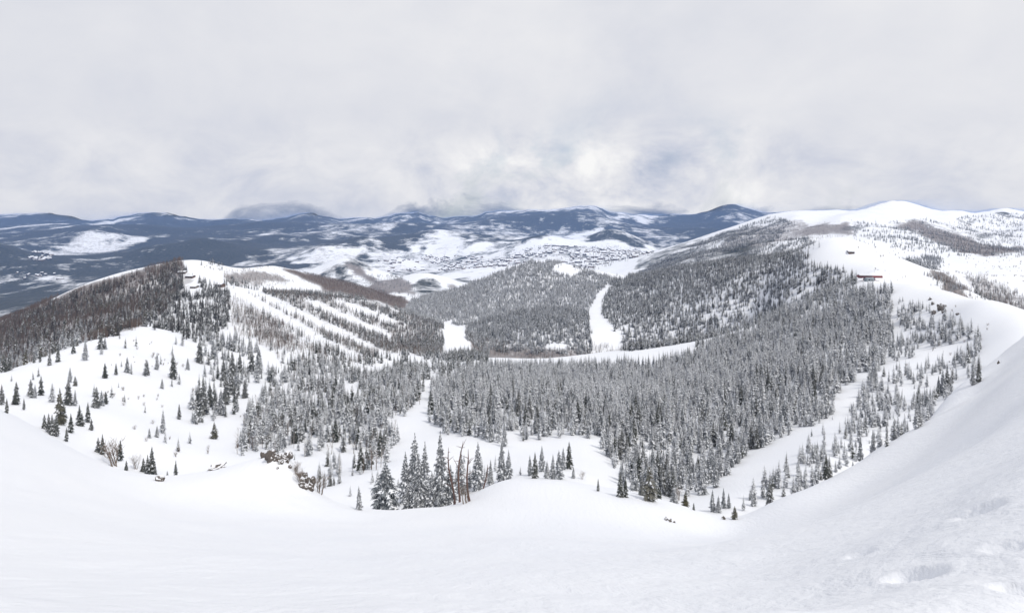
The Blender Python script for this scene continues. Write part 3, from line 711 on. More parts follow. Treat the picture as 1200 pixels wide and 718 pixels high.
ZONES = [   # polygon, D range, trees per m2, height range, kinds, clumping, stand
    ([(496, 500), (510, 455), (540, 440), (580, 432), (640, 430), (760, 426), (800, 420), (830, 408), (880, 388), (950, 356), (1000, 340), (1040, 338), (1046, 365), (1040, 400), (1034, 440), (1010, 475), (950, 497), (905, 517),
      (880, 530), (850, 557), (822, 580), (790, 590), (745, 582), (722, 562), (706, 525), (680, 508), (640, 522), (590, 524), (540, 512)], 165, 860, .105, (5.5, 13.5), FR, .27, 'right'),
    ([(1034, 400), (1046, 350), (1062, 352), (1150, 396), (1150, 440), (1100, 470), (1060, 490), (1000, 530), (950, 560), (930, 545), (950, 497), (1010, 470)], 215, 560, .070, (4, 10), FR, .62, 'upper'),
    ([(862, 606), (900, 589), (950, 570), (1000, 547), (1050, 519), (1085, 496), (1099, 470), (1090, 462), (1060, 478), (1020, 490), (990, 510), (950, 532), (910, 560), (880, 578)], 118, 250, .15, (3.8, 8.5), FR, .30, 'cornice'),
    ([(276, 532), (300, 480), (318, 445), (340, 420), (380, 425), (420, 440), (480, 430), (500, 440), (496, 470), (470, 485), (470, 510), (458, 545), (400, 562), (380, 560), (345, 537), (310, 530)], 170, 700, .048, (7.5, 13), MIXK, .35, 'left'),
    ([(330, 422), (380, 402), (440, 420), (480, 425), (545, 412), (580, 420), (570, 438), (500, 446), (420, 442)], 480, 950, .040, (8, 13), PL, .5, 'mid'),
    ([(284, 341), (305, 342), (350, 344), (430, 356), (480, 370), (519, 384), (519, 411), (500, 418), (452, 412), (425, 421), (380, 400), (330, 374)], 580, 1150, .042, (6, 11), PL, .22, 'runs'),
    ([(335, 345), (352, 341), (428, 351), (432, 357), (352, 347)], 950, 1130, .030, (9, 13), PL, .2, 'runs'),
    ([(432, 358), (480, 367), (521, 380), (522, 412), (500, 420), (470, 405), (440, 380)], 640, 1150, .034, (7, 12), PL, .45, 'runs'),
    ([(262, 352), (280, 350), (330, 378), (400, 412), (420, 425), (380, 432), (330, 424), (300, 402), (270, 378)], 440, 900, .012, (7, 12), PL, .6, 'runs'),
    ([(222, 492), (226, 440), (238, 402), (225, 395), (260, 385), (285, 395), (300, 420), (308, 432), (290, 465), (275, 482), (255, 492)], 340, 800, .020, (8, 14), [3, 4, 2, 0, 6], .65, 'face'),
    ([(160, 382), (185, 330), (210, 310), (235, 330), (262, 338), (270, 350), (270, 375), (250, 402), (225, 404), (200, 388)], 560, 1180, .032, (9, 14), [4, 5, 9, 4, 10], .4, 'top'),
    ([(-60, 446), (-60, 405), (60, 356), (205, 310), (218, 328), (195, 372), (120, 396), (30, 424)], 500, 1150, .036, (8, 14), [9, 10, 9, 5, 7, 6, 10], .35, 'hill'),
    ([(-40, 450), (0, 420), (60, 396), (150, 366), (190, 372), (160, 382), (90, 404), (40, 426), (0, 440)], 420, 800, .035, (8, 13), [0, 3, 7, 4, 2], .4, 'rim'),
    ([(10, 470), (0, 445), (60, 424), (160, 388), (230, 408), (225, 480), (280, 520), (200, 540), (150, 500)], 270, 640, .0014, (5, 11), [3, 4, 0, 6], .3, 'open'),
    ([(466, 402), (476, 357), (500, 347), (540, 339), (580, 321), (620, 308), (650, 307), (690, 318), (722, 326), (705, 345), (692, 368), (640, 362), (590, 372), (545, 382), (522, 378)], 950, 1720, .075, (6, 13), [0, 3, 11, 1, 4, 12, 3, 0], .2, 'central'),
    ([(545, 382), (590, 370), (640, 360), (694, 366), (694, 400), (692, 416), (560, 412), (545, 393)], 900, 1600, .080, (7, 13), [4, 3, 0, 6, 4, 3], .12, 'central'),  # darker kinds on the lower half stand in for cloud shadow
    ([(708, 338), (725, 322), (780, 313), (850, 304), (900, 299), (945, 298), (952, 306), (975, 312), (992, 322), (985, 337), (945, 354), (880, 386), (830, 406), (780, 414), (730, 410), (728, 395), (704, 372)], 700, 1620, .065, (7, 13), [3, 4, 6, 4, 9, 0, 5], .14, 'back'),
    ([(1050, 309), (1072, 303), (1097, 300), (1107, 308), (1098, 317), (1083, 319)], 900, 1700, .020, (8, 12), [3, 4, 0], .2, 'patch'),
    ([(1130, 325), (1165, 334), (1200, 352), (1210, 380), (1170, 366), (1140, 346)], 470, 1100, .013, (6, 10), [4, 3, 6], .4, 'east'),
    ([(1082, 326), (1100, 322), (1130, 340), (1152, 362), (1130, 350), (1100, 340)], 480, 1100, .012, (5, 9), [0, 3, 2], .3, 'east'),
    ([(745, 322), (790, 296), (850, 272), (905, 254), (935, 262), (905, 285), (945, 280), (960, 290), (900, 301), (840, 308), (780, 318)], 1400, 3350, .018, (8, 15), [4, 6, 3, 5], .75, 'peak'),
    ([(560, 312), (590, 296), (640, 286), (690, 288), (760, 290), (772, 302), (720, 312), (690, 318), (620, 324)], 3000, 5600, .0022, (8, 15), [9, 10, 4], .8, 'peak'),
    ([(398, 580), (398, 540), (470, 536), (500, 545), (540, 540), (620, 542), (622, 560), (560, 566), (480, 586), (430, 590)], 140, 330, .016, (4, 9.5), FR, .4, 'basin'),
    ([(560, 530), (640, 522), (690, 530), (700, 556), (640, 556), (580, 552)], 150, 330, .006, (3, 7.5), FR, .5, 'basin'),
    ([(360, 585), (352, 560), (372, 548), (400, 545), (402, 580)], 130, 330, .018, (4, 9), MIXK, .3, 'basin'),
    ([(790, 420), (830, 399), (880, 379), (950, 345), (1000, 327), (1008, 338), (950, 361), (880, 395), (830, 414)], 560, 920, .032, (7, 14), [4, 6, 3, 0], .3, 'back'),
    ([(925, 290), (962, 286), (964, 295), (930, 300)], 850, 1300, .02, (7, 11), [4, 3], .3, 'peak'),
    ([(228, 310), (262, 306), (262, 316), (228, 316)], 1050, 1300, .006, (8, 12), [4, 5], .3, 'top'),
    ([(262, 325), (300, 332), (340, 344), (335, 350), (290, 342), (266, 340)], 900, 1250, .012, (7, 11), [4, 5], .4, 'top'),
    ([(384, 322), (470, 322), (486, 335), (490, 348), (440, 345)], 1900, 3200, .002, (9, 14), [4, 6], .5, 'peak'),
    ([(1000, 262), (1120, 255), (1200, 250), (1200, 300), (1100, 300), (1000, 285)], 1300, 3300, .010, (7, 13), [4, 6, 3], .95, 'peak'),
]
AZ_ = [
    ([(-60, 440), (-60, 400), (60, 352), (212, 305), (218, 322), (190, 372), (120, 397), (30, 424)], 500, 1200, .14, (6, 10), .2),
    ([(274, 366), (296, 360), (332, 378), (346, 402), (332, 414), (300, 404), (278, 392)], 450, 920, .055, (5, 9), .3),
    ([(262, 352), (280, 350), (330, 378), (400, 412), (440, 422), (400, 432), (330, 424), (300, 402), (270, 378)], 440, 900, .045, (6, 9), .4),
    ([(284, 341), (305, 342), (350, 344), (430, 356), (480, 370), (519, 384), (519, 411), (500, 418), (452, 412), (425, 421), (380, 400), (330, 374)], 580, 1150, .130, (4.5, 8), .12),
    ([(545, 390), (570, 402), (660, 408), (760, 406), (900, 392), (900, 408), (840, 414), (760, 418), (640, 428), (556, 420)], 850, 1150, .090, (5, 9), .2),
    ([(276, 530), (300, 480), (318, 445), (340, 420), (420, 440), (500, 440), (496, 470), (470, 485), (458, 545), (400, 562), (345, 537)], 170, 700, .008, (6, 10), .5),
    ([(-30, 448), (0, 425), (40, 410), (60, 412), (30, 428), (0, 442)], 420, 800, .060, (5, 8), .1),
    ([(1085, 322), (1110, 320), (1132, 340), (1152, 364), (1130, 358), (1100, 338)], 480, 1300, .06, (4, 7), .2),
    ([(1128, 322), (1150, 324), (1176, 338), (1206, 352), (1206, 380), (1180, 368), (1150, 348)], 470, 1300, .06, (4, 8), .3),
    ([(336, 316), (390, 326), (440, 338), (476, 350), (470, 356), (430, 352), (390, 343), (350, 328)], 1150, 1700, .060, (4, 7), .2),
    ([(262, 318), (300, 316), (345, 330), (330, 336), (290, 337), (262, 330)], 1000, 1600, .050, (4, 7), .2),
    ([(1040, 262), (1075, 258), (1110, 272), (1150, 284), (1178, 290), (1200, 288), (1200, 294), (1160, 300), (1130, 298), (1098, 284), (1070, 272)], 1300, 3200, .022, (4, 8), .3),
    ([(1085, 262), (1130, 258), (1200, 255), (1200, 286), (1130, 282), (1095, 272)], 1500, 3300, .014, (4, 8), .7),
    ([(860, 270), (1000, 258), (1010, 272), (960, 290), (880, 300), (800, 318), (740, 325), (790, 296)], 1300, 3300, .012, (4, 8), .6),
    ([(480, 350), (560, 335), (620, 320), (690, 325), (700, 345), (640, 370), (560, 380), (500, 370)], 1000, 1680, .010, (6, 9), .5),
]
SZ_ = [
    ([(100, 470), (160, 400), (230, 410), (225, 480), (300, 470), (330, 430), (320, 500), (280, 530), (200, 545), (150, 510)], 260, 640, .0075, (.9, 2.4), .6),
    ([(620, 520), (690, 515), (716, 560), (660, 560)], 150, 300, .012, (.6, 1.4), .5),
    ([(1040, 345), (1160, 370), (1180, 400), (1100, 470), (1050, 480)], 190, 520, .006, (.7, 1.9), .6),
    ([(1000, 285), (1200, 295), (1200, 340), (1100, 320), (1030, 305)], 700, 1500, .0016, (1.2, 3), .5),
    ([(226, 308), (330, 308), (345, 330), (270, 340)], 1000, 1500, .004, (1, 3), .5),
    ([(940, 296), (1080, 326), (1060, 330), (1000, 335)], 560, 900, .002, (.8, 2), .5),
]


def scatter(poly, d0, d1, dens, clump, seed):
    g = np.random.default_rng(seed)
    P = np.array(poly, float); p0, p1 = P[:, 0].min(), P[:, 0].max()
    area = (p1 - p0) / F * (d1 * d1 - d0 * d0) / 2
    k = int(area * dens)
    px = g.uniform(p0, p1, k); D = np.sqrt(g.uniform(d0 * d0, d1 * d1, k)); x = (px - CX) / F * D
    z = ground(x, D); py = HZ - z / D * F
    ok = inpoly(px + (vnoise(x / 25, D / 25, seed) + vnoise(x / 9, D / 9, seed)) * 6 * np.minimum(1, 500 / D), py + vnoise(x / 14 + 9, D / 14, seed) * 7 * np.minimum(1, 400 / D), poly)
    cl = .5 + .75 * fbm(x / 38, D / 38, seed + 5, 3)
    ok &= g.uniform(0, 1, k) < np.clip(1 - clump + clump * 2.2 * (cl - .32), 0.02, 1)
    jx, jy = vnoise(x / 11, D / 11, 3) * 5 * np.minimum(1, (350 / D) ** 1.6), vnoise(x / 11 + 30, D / 11, 4) * 4 * np.minimum(1, (300 / D) ** 1.6)
    for c in CLEAR: ok &= ~(inpoly(px + jx, py + jy, c) & (g.uniform(0, 1, k) < .985))
    # drop what lies well behind a crest
    ci = np.clip(np.round((px - QPX[0]) / 2).astype(int), 0, len(QPX) - 1); ri = np.clip(np.searchsorted(QD, D * .985) - 1, 0, len(QD) - 1)
    ok &= (py < QENV[ri, ci] + 9000 / D)
    return x[ok], D[ok], z[ok], px[ok], py[ok]


pts = []      # x, y, z, h, kind, zone, px, py
for zi, (poly, d0, d1, dens, hr, kinds, clump, stand) in enumerate(ZONES):
    x, y, z, px, py = scatter(poly, d0, d1, dens, clump, 1000 + zi)
    h = rng.uniform(*hr, len(x)) * np.where(rng.random(len(x)) < .28, rng.uniform(.4, .8, len(x)), 1.0)
    h = h * np.clip(y / 330, .74, 1)
    kd = np.array(kinds)[rng.integers(0, len(kinds), len(x))]
    pts.append(np.stack([x, y, z, h, kd, np.full(len(x), zi), px, py], 1))
pts = np.concatenate(pts)


def scan(A, stepm):
    pts_ = []
    for zi, (poly, d0, d1, dens, hr, clump) in enumerate(A):
        x, y, z, px, py = scatter(poly, d0, d1, dens, clump, stepm + zi)
        pts_.append(np.stack([x, y, z, rng.uniform(*hr, len(x)), np.array([1, 2, 4, 5])[rng.integers(0, 4, len(x))] if zi == 0 and stepm == 2000 else rng.integers(0, 6, len(x)), px, py], 1))
    return np.concatenate(pts_)


asp, shr = scan(AZ_, 2000), scan(SZ_, 3000)


def cloud_of(name, P, kinds, label, cat):
    """one stand too dense to count: points that carry the tree shapes"""
    me = bpy.data.meshes.new(name); me.vertices.add(len(P)); me.vertices.foreach_set('co', np.ascontiguousarray(P[:, :3] - np.array([0, 0, .15]), np.float32).ravel())
    for nm, arr in (('tall', P[:, 3]), ('turn', rng.uniform(0, 6.283, len(P))), ('lean', rng.normal(0, .025, len(P))), ('fat', rng.uniform(.82, 1.22, len(P)))):
        me.attributes.new(nm, 'FLOAT', 'POINT').data.foreach_set('value', arr.astype(np.float32))
    me.attributes.new('sort', 'INT', 'POINT').data.foreach_set('value', P[:, 4].astype(np.int32))
    o = bpy.data.objects.new(name, me); COL.objects.link(o)
    ng = bpy.data.node_groups.new(name + '_nodes', 'GeometryNodeTree'); ng.is_modifier = True
    ng.interface.new_socket('Geometry', in_out='INPUT', socket_type='NodeSocketGeometry'); ng.interface.new_socket('Geometry', in_out='OUTPUT', socket_type='NodeSocketGeometry')
    gi, gout = ng.nodes.new('NodeGroupInput'), ng.nodes.new('NodeGroupOutput')
    ci = ng.nodes.new('GeometryNodeCollectionInfo'); ci.inputs['Collection'].default_value = kinds; ci.inputs['Separate Children'].default_value = True; ci.inputs['Reset Children'].default_value = True
    ip = ng.nodes.new('GeometryNodeInstanceOnPoints'); ip.inputs['Pick Instance'].default_value = True
    def att(nm, tp='FLOAT'):
        nd = ng.nodes.new('GeometryNodeInputNamedAttribute'); nd.data_type = tp; nd.inputs['Name'].default_value = nm; return nd.outputs['Attribute']
    rot = ng.nodes.new('ShaderNodeCombineXYZ'); sc = ng.nodes.new('ShaderNodeCombineXYZ')
    mu = ng.nodes.new('ShaderNodeMath'); mu.operation = 'MULTIPLY'
    L = ng.links.new
    L(att('tall'), mu.inputs[0]); L(att('fat'), mu.inputs[1]); L(mu.outputs[0], sc.inputs[0]); L(mu.outputs[0], sc.inputs[1]); L(att('tall'), sc.inputs[2])
    L(att('lean'), rot.inputs[0]); L(att('lean'), rot.inputs[1]); L(att('turn'), rot.inputs[2])
    L(gi.outputs[0], ip.inputs['Points']); L(ci.outputs[0], ip.inputs['Instance']); L(att('sort', 'INT'), ip.inputs['Instance Index'])
    L(rot.outputs[0], ip.inputs['Rotation']); L(sc.outputs[0], ip.inputs['Scale']); L(ip.outputs[0], gout.inputs[0])
    md = o.modifiers.new('trees', 'NODES'); md.node_group = ng
    o['kind'] = 'stuff'; o['label'] = label; o['category'] = cat
    return o
# ------------------------------------------------------------------ things one can count
def empty(name, loc, label, cat, group=None, rz=0.0, sc=1.0):
    o = bpy.data.objects.new(name, None); COL.objects.link(o); o.location = [float(v) for v in loc]; o.rotation_euler = (0, 0, rz)
    o.scale = (sc, sc, sc) if not isinstance(sc, tuple) else sc; o.empty_display_size = .2
    o['label'] = label; o['category'] = cat
    if group: o['group'] = group
    return o


def part(name, me, parent):
    o = bpy.data.objects.new(name, me); COL.objects.link(o); o.parent = parent; return o


def grow(x, y, z, h, k, label, group, rz=None, fat=1.0, lean=(0, 0)):
    t = empty('spruce_tree', (x, y, z - .1), label, 'tree', group, random.random() * 6.28 if rz is None else rz, (h * fat, h * fat, h))
    t.rotation_euler[0], t.rotation_euler[1] = lean
    part('crown', near_mesh[k][0], t); part('trunk', near_mesh[k][1], t)
    return t


ORD = ['leftmost', 'second', 'third', 'fourth', 'fifth', 'sixth', 'seventh', 'eighth', 'ninth', 'tenth', 'eleventh', 'twelfth', 'thirteenth', 'fourteenth', 'fifteenth', 'sixteenth', 'seventeenth', 'eighteenth', 'nineteenth', 'twentieth', 'twenty first', 'twenty second']
LOOK = {0: 'frosted', 1: 'slim frosted', 2: 'broad frosted', 3: 'dark green', 4: 'broad dark', 5: 'slim dark', 6: 'olive green', 7: 'bushy'}
CLUMPS = [   # where, depth range, (column, foot row, height in rows, kind, width)
    ('in the clump beside the dead trunks', (100, 142), [(421, 597, 27, 2, .9), (452, 596, 54, 7, 1.12), (478, 590, 30, 2, 1), (491, 594, 60, 2, .95), (506, 590, 38, 0, 1.2), (516, 590, 84, 0, .85), (528, 591, 46, 2, 1.1), (484, 592, 34, 0, 1.2), (499, 592, 30, 2, 1.2), (523, 590, 30, 0, 1.3)]),
    ('behind the dead trunks at the slope edge', (128, 175), [(475, 573, 44, 0, 1), (486, 570, 62, 2, .8), (498, 570, 52, 0, .9), (540, 572, 44, 0, 1), (560, 564, 46, 0, 1), (575, 562, 24, 1, 1), (588, 562, 46, 1, 1), (596, 561, 34, 0, 1)]),
    ('in the low thicket on the slope lip', (130, 215), [(621, 557, 24, 0, 1), (627, 561, 32, 3, 1), (635, 552, 30, 0, 1), (641, 561, 22, 2, 1), (648, 562, 30, 0, 1), (655, 561, 34, 2, 1), (660, 550, 26, 0, 1), (667, 549, 32, 4, .9), (672, 560, 14, 2, 1)]),
    ('on the open rise right of the thicket', (100, 150), [(701, 575, 15, 5, 1.1), (727, 582, 30, 3, 1), (733, 582, 24, 3, 1), (752, 580, 22, 4, 1), (761, 586, 42, 6, .95), (772, 580, 20, 4, 1.1), (790, 580, 24, 2, 1.1), (803, 593, 18, 6, 1.1), (813, 597, 9, 4, 1)]),
    ('at the foot of the right gully', (104, 170), [(835, 599, 26, 0, 1), (842, 600, 20, 2, 1), (848, 595, 24, 1, 1), (854, 595, 18, 0, 1)]),
    ('on the cornice lip at upper right', (150, 260), [(1100, 462, 22, 1, 1), (1105, 463, 30, 0, 1), (1110, 460, 32, 3, .9), (1114, 456, 16, 0, 1), (1140, 451, 22, 1, 1.1), (1147, 447, 26, 3, .85)]),
    ('along the left rim of the bowl', (160, 330), [(2, 474, 24, 3, 1), (8, 484, 18, 5, 1), (19, 474, 27, 4, .9), (28, 480, 14, 5, 1), (36, 464, 20, 4, 1), (41, 466, 16, 0, 1), (48, 463, 23, 4, .8), (61, 465, 16, 1, 1)]),
    ('in the dark knot below the left rim', (160, 300), [(52, 502, 17, 4, 1), (57, 506, 22, 5, 1.2), (61, 509, 24, 3, 1), (66, 511, 26, 5, 1.2), (70, 497, 42, 6, .75), (74, 494, 24, 4, 1), (78, 517, 17, 5, 1.1), (80, 474, 30, 4, 1), (83, 507, 23, 3, 1), (88, 465, 14, 1, 1), (93, 498, 24, 3, 1), (96, 499, 16, 4, 1), (103, 495, 24, 5, 1.1), (107, 504, 14, 4, 1)]),
    ('strung along the lower left slope edge', (160, 300), [(115, 530, 18, 4, 1), (120, 532, 24, 3, .9), (141, 539, 24, 5, 1.2), (148, 551, 12, 4, 1.1), (168, 552, 16, 4, 1.1), (173, 554, 22, 3, 1), (178, 556, 33, 5, 1.15), (182, 557, 14, 3, 1), (196, 562, 11, 2, 1), (206, 562, 23, 5, 1)]),
    ('on the left rim crest below the aspens', (330, 520), [(5, 436, 20, 4, 1), (11, 434, 22, 3, 1), (40, 425, 12, 3, 1), (47, 424, 12, 5, 1), (58, 428, 16, 3, 1), (68, 424, 20, 3, .9), (86, 414, 14, 4, 1), (100, 422, 24, 0, 1), (118, 409, 20, 4, 1.1), (123, 409, 14, 2, 1)]),
    ('scattered over the open left face', (240, 620), [(82, 448, 18, 0, 1), (88, 452, 12, 6, 1), (113, 477, 24, 4, 1.1), (119, 475, 18, 2, 1), (124, 473, 15, 4, 1), (123, 443, 18, 4, 1), (136, 439, 14, 3, 1), (149, 436, 18, 2, 1), (172, 439, 18, 4, 1.1), (184, 433, 20, 1, 1), (190, 455, 12, 2, 1), (203, 444, 30, 4, .95), (210, 491, 18, 5, 1.2), (220, 433, 14, 2, 1), (234, 425, 28, 4, 1), (250, 420, 22, 2, 1), (251, 514, 20, 6, 1), (175, 513, 12, 2, 1), (191, 508, 28, 0, .8), (184, 512, 14, 2, 1)]),
    ('in the thick clump on the left face', (300, 640), [(232, 480, 28, 4, 1), (238, 486, 46, 3, .8), (246, 476, 26, 4, 1), (252, 480, 24, 3, 1), (259, 486, 30, 2, 1), (265, 473, 32, 4, 1), (272, 462, 26, 3, 1), (287, 466, 22, 4, 1), (262, 446, 26, 3, 1), (272, 440, 28, 4, 1), (281, 436, 24, 3, 1), (295, 435, 26, 4, 1), (303, 432, 26, 2, 1), (278, 455, 26, 0, 1)]),
]
for where, (d0, d1), lst in CLUMPS:
    lst = sorted(lst)
    for i, (px, py, hp, k, fat) in enumerate(lst):
        x, D = hit(px, py, d0, d1); z = float(ground(np.array([x]), np.array([D]))[0])
        foot = HZ - z / D * F
        h = max(1.5, min(foot - (py - hp), hp * 1.35) * D / F)
        size = 'tallest' if hp == max(t[2] for t in lst) else None
        pos = 'leftmost' if i == 0 else ('rightmost' if i == len(lst) - 1 else ORD[i] + ' from left')
        lab = ('tallest ' if size else '') + LOOK[k] + ' spruce, ' + pos + ' ' + where
        if len(lab.split()) > 16: print('LONG', lab)
        if len(lab.split()) > 16: lab = lab.replace('tallest ', '').replace('olive green', 'olive').replace('broad dark', 'dark').replace('dark green', 'dark').replace('the thick clump', 'thick clump').replace('the open left', 'open left').replace('in the dark knot below', 'in the knot below')
        grow(x, D, z, h, k, lab, None, fat=fat, lean=((0, .10) if px == 421 else (0, 0)))
x, D = hit(861, 608, 100, 125)
grow(x, D, float(ground(np.array([x]), np.array([D]))[0]), 16 * D / F, 6, 'small lone olive spruce standing on the snow edge below the gully', None, fat=1.25)
n_hand = sum(len(c[2]) for c in CLUMPS) + 1

# the largest remaining trees of the forest stand as trees of their own
ci = np.clip(np.round((pts[:, 6] - QPX[0]) / 2).astype(int), 0, len(QPX) - 1); ri = np.clip(np.searchsorted(QD, pts[:, 1] * .99) - 1, 0, len(QD) - 1)
hp = pts[:, 3] * F / pts[:, 1]
seen = (pts[:, 6] > 3) & (pts[:, 6] < 1197) & (pts[:, 7] < 716) & (pts[:, 7] - hp * .6 < QENV[ri, ci])
order = np.argsort(-np.where(seen, hp, 0))[:298 - n_hand]
STAND = {'right': 'at the front of the dense frosted forest on the right slope', 'upper': 'in the thin wood on the steep upper right slope', 'cornice': 'in the row just behind the right cornice edge',
         'left': 'in the mixed forest filling the bowl left of centre', 'mid': 'in the dark wood at the foot of the ski runs', 'runs': 'between the ski runs', 'face': 'on the left face above the forest',
         'top': 'on the upper shoulder of the left hill', 'hill': 'on the dark left hill', 'rim': 'behind the left rim', 'open': 'alone on the open left face', 'central': 'on the central wooded hill',
         'back': 'on the far right wooded hill', 'basin': 'on the bowl floor behind the dead trunks', 'patch': 'in the small wood behind the lift', 'east': 'in the gully on the right', 'peak': 'on the distant right mountain'}
NK = {0: 0, 1: 1, 2: 2, 3: 3, 4: 3, 5: 4, 6: 5, 7: 6, 8: 1, 9: 3, 10: 4, 11: 2, 12: 1}
for i in order:
    x, y, z, h, k, zi, px, py = pts[i]
    st = ZONES[int(zi)][-1]; nk = NK[int(k)]
    tall = 'tall' if h > 10 else ('medium' if h > 7.5 else 'short')
    g = '%s %s spruces %s' % (tall, LOOK[nk], STAND[st])
    grow(x, y, z, h, nk, '%s %s spruce %s' % (tall, LOOK[nk], STAND[st]), g, fat=random.uniform(.85, 1.1))
rest = np.delete(pts, order, axis=0)
cloud_of('spruce_forest', rest, P_far, 'dense snow dusted spruce forest covering the slopes and hills', 'forest')
cloud_of('aspen_woods', asp, P_asp, 'bare brown aspen woods on the hillsides', 'woods')
shr[:, 4] %= 4
cloud_of('scrub', shr, P_shr, 'leafless scrub poking through the snow', 'scrub')

# dead trunks -----------------------------------------------------------------
def ground1(x, y): return float(ground(np.array([x]), np.array([y]))[0])


def snag(px, py, hp, tilt, fork, label, seed, d0=100, d1=140):
    r_ = random.Random(seed); x, D = hit(px, py, d0, d1); H = hp * D / F
    t = empty('dead_tree', (x, D, ground1(x, D) - .1), label, 'dead tree', None)
    a = MB(); kx = tilt * H
    P = lambda s: (kx * s + .03 * H * math.sin(s * 5 + seed), .02 * H * math.sin(s * 4 + 2 * seed), H * s)
    a.tube([P(s) for s in (-.02, .1, .25, .45, .65, .82, 1)], [.30, .22, .20, .18, .15, .11, .03], 8)
    part('trunk', a.mesh('dead_trunk', [M_dead]), t)
    for q in range(fork):
        s = .3 + .62 * r_.random(); p = P(s); an = r_.random() * 6.28; L = H * (.05 + .10 * r_.random()); b = MB()
        e = (p[0] + L * math.cos(an), p[1] + L * math.sin(an), p[2] + L * (.2 + .9 * r_.random()))
        mid = tuple((p[i] + e[i]) / 2 + (.03 * L if i == 2 else 0) for i in range(3))
        b.tube([p, mid, e], [.08, .05, .02], 5); part('branch', b.mesh('dead_branch', [M_dead]), t)


snag(531, 591, 68, -.07, 13, 'leftmost bare reddish dead trunk, forked and leaning left beside the spruces', 1)
snag(537, 589, 72, .06, 12, 'tall bare reddish dead trunk, middle of the three dead trunks', 2)
snag(550, 587, 62, -.05, 9, 'rightmost bare reddish dead trunk, standing apart with a hooked top', 3)
snag(566, 565, 40, .12, 9, 'bent grey brown dead tree leaning right behind the three red trunks', 4, 125, 160)

# leafless bushes --------------------------------------------------------------
for px, py, hp, k, lab in ((134, 546, 26, 1, 'tan leafless bush between two spruces on the lower left slope edge'), (160, 549, 16, 0, 'thin grey leafless bush left of the tall spire spruce'),
                           (375, 579, 20, 1, 'brown leafless bush right below the rock outcrop'), (352, 566, 14, 1, 'small leafless bush on the steep side of the outcrop'),
                           (347, 556, 12, 0, 'thin leafless bush high on the outcrop side'), (545, 590, 18, 1, 'low brown brush at the foot of the dead trunks'), (795, 586, 12, 1, 'twiggy bush at the right end of the open rise'),
                           (682, 561, 8, 0, 'tiny twiggy bush right of the low thicket')):
    x, D = hit(px, py, 100, 260)
    t = empty('leafless_bush', (x, D, ground1(x, D) - .05), lab, 'bush', None, random.random() * 6, hp * D / F)
    part('twigs', P_shr.objects[k].data, t)

# rocks ---------------------------------------------------------------------------
rm, nt, pb = mat('dark_rock'); ob = N(nt, 'ShaderNodeTexCoord').outputs['Object']
rc = mixc(nt, noise(nt, 1.7, 6, .7, ob), (.035, .030, .028), (.17, .145, .125))
ge = N(nt, 'ShaderNodeNewGeometry'); sz = N(nt, 'ShaderNodeSeparateXYZ'); nt.links.new(ge.outputs['Normal'], sz.inputs[0])
sf = mth(nt, 'MULTIPLY_ADD', mth(nt, 'ADD', sz.outputs['Z'], mth(nt, 'MULTIPLY', mth(nt, 'SUBTRACT', noise(nt, 2.3, 4, .6, ob), .5), .9)), 9.0, -6.4, True)
nt.links.new(mixc(nt, sf, rc, (.82, .83, .86)), pb.inputs['Base Color']); pb.inputs['Roughness'].default_value = .9


def rock(px, py, w, h, label, seed, d0, d1, name='rock', group=None):
    x, D = hit(px, py, d0, d1); bm = bmesh.new(); bmesh.ops.create_icosphere(bm, subdivisions=3, radius=1)
    W_, H_ = w * D / F * (.82 if py > 530 and px < 370 else .62), h * D / F * 1.25
    co_ = np.array([v.co[:] for v in bm.verts])
    d = 1 + .34 * fbm(co_[:, 0] * 1.3 + seed * 3.1, co_[:, 1] * 1.3 + co_[:, 2] * 1.9, seed, 4)
    q = np.round(d * 7) / 7 * .55 + d * .45
    for v, s in zip(bm.verts, q): v.co = (v.co.x * s * W_, v.co.y * s * W_ * .8, v.co.z * s * H_ * .75)
    me = bpy.data.meshes.new(name); bm.to_mesh(me); bm.free(); me.materials.append(rm)
    o = bpy.data.objects.new(name, me); COL.objects.link(o); o.location = (x, D, ground1(x, D) + H_ * .32); o.rotation_euler = (0, 0, seed)
    o['label'] = label; o['category'] = 'rock'
    if group: o['group'] = group


for i, (px, py, w, h, lab) in enumerate(((255, 549, 12, 4, 'long low dark rock at the left end of the outcrop'), (275, 543, 8, 5, 'dark rock just left of the outcrop dome'), (267, 544, 4, 2, 'small stone between the two left rocks'),
        (288, 540, 4, 3, 'small dark stone on the left flank of the outcrop'), (294, 537, 5, 5, 'dark upright stone left of the outcrop top'), (303, 535, 4, 3, 'little stone on the outcrop shoulder'), (309, 536, 4, 5, 'narrow stone left of the biggest outcrop rock'),
        (317, 538, 9, 9, 'biggest brown rock on top of the outcrop'), (324, 539, 6, 5, 'brown stone right of the biggest outcrop rock'), (329, 542, 4, 3, 'small stone below the outcrop top'), (338, 536, 7, 5, 'dark rock on the right shoulder of the outcrop'),
        (344, 540, 8, 7, 'sloping dark rock at the right crest of the outcrop'), (349, 547, 5, 6, 'dark rock on the right edge of the outcrop'), (337, 541, 3, 3, 'single small stone in the snow of the outcrop'), (340, 548, 3, 3, 'small stone lower on the outcrop snow'),
        (362, 561, 6, 9, 'dark crag half way down the right side of the outcrop'), (366, 568, 5, 7, 'lowest dark crag on the right side of the outcrop'), (325, 548, 3, 2, 'faint stone in the middle of the outcrop snow'), (353, 570, 5, 5, 'rubble stone near the foot of the outcrop'))):
    rock(px, py, w, h, lab, i + 1, 110, 200)
rock(783, 610, 6, 3, 'dark rock showing through the near snow below the open rise', 40, 60, 130); rock(790, 612, 2, 1.5, 'pebble sized rock beside the dark rock in the near snow', 41, 60, 130)
rock(848, 608, 4, 2.5, 'small dark rock on the snow lip left of the lone olive spruce', 42, 90, 130); rock(187, 563, 7, 4, 'half buried rock at the low point of the left slope edge', 43, 120, 230)
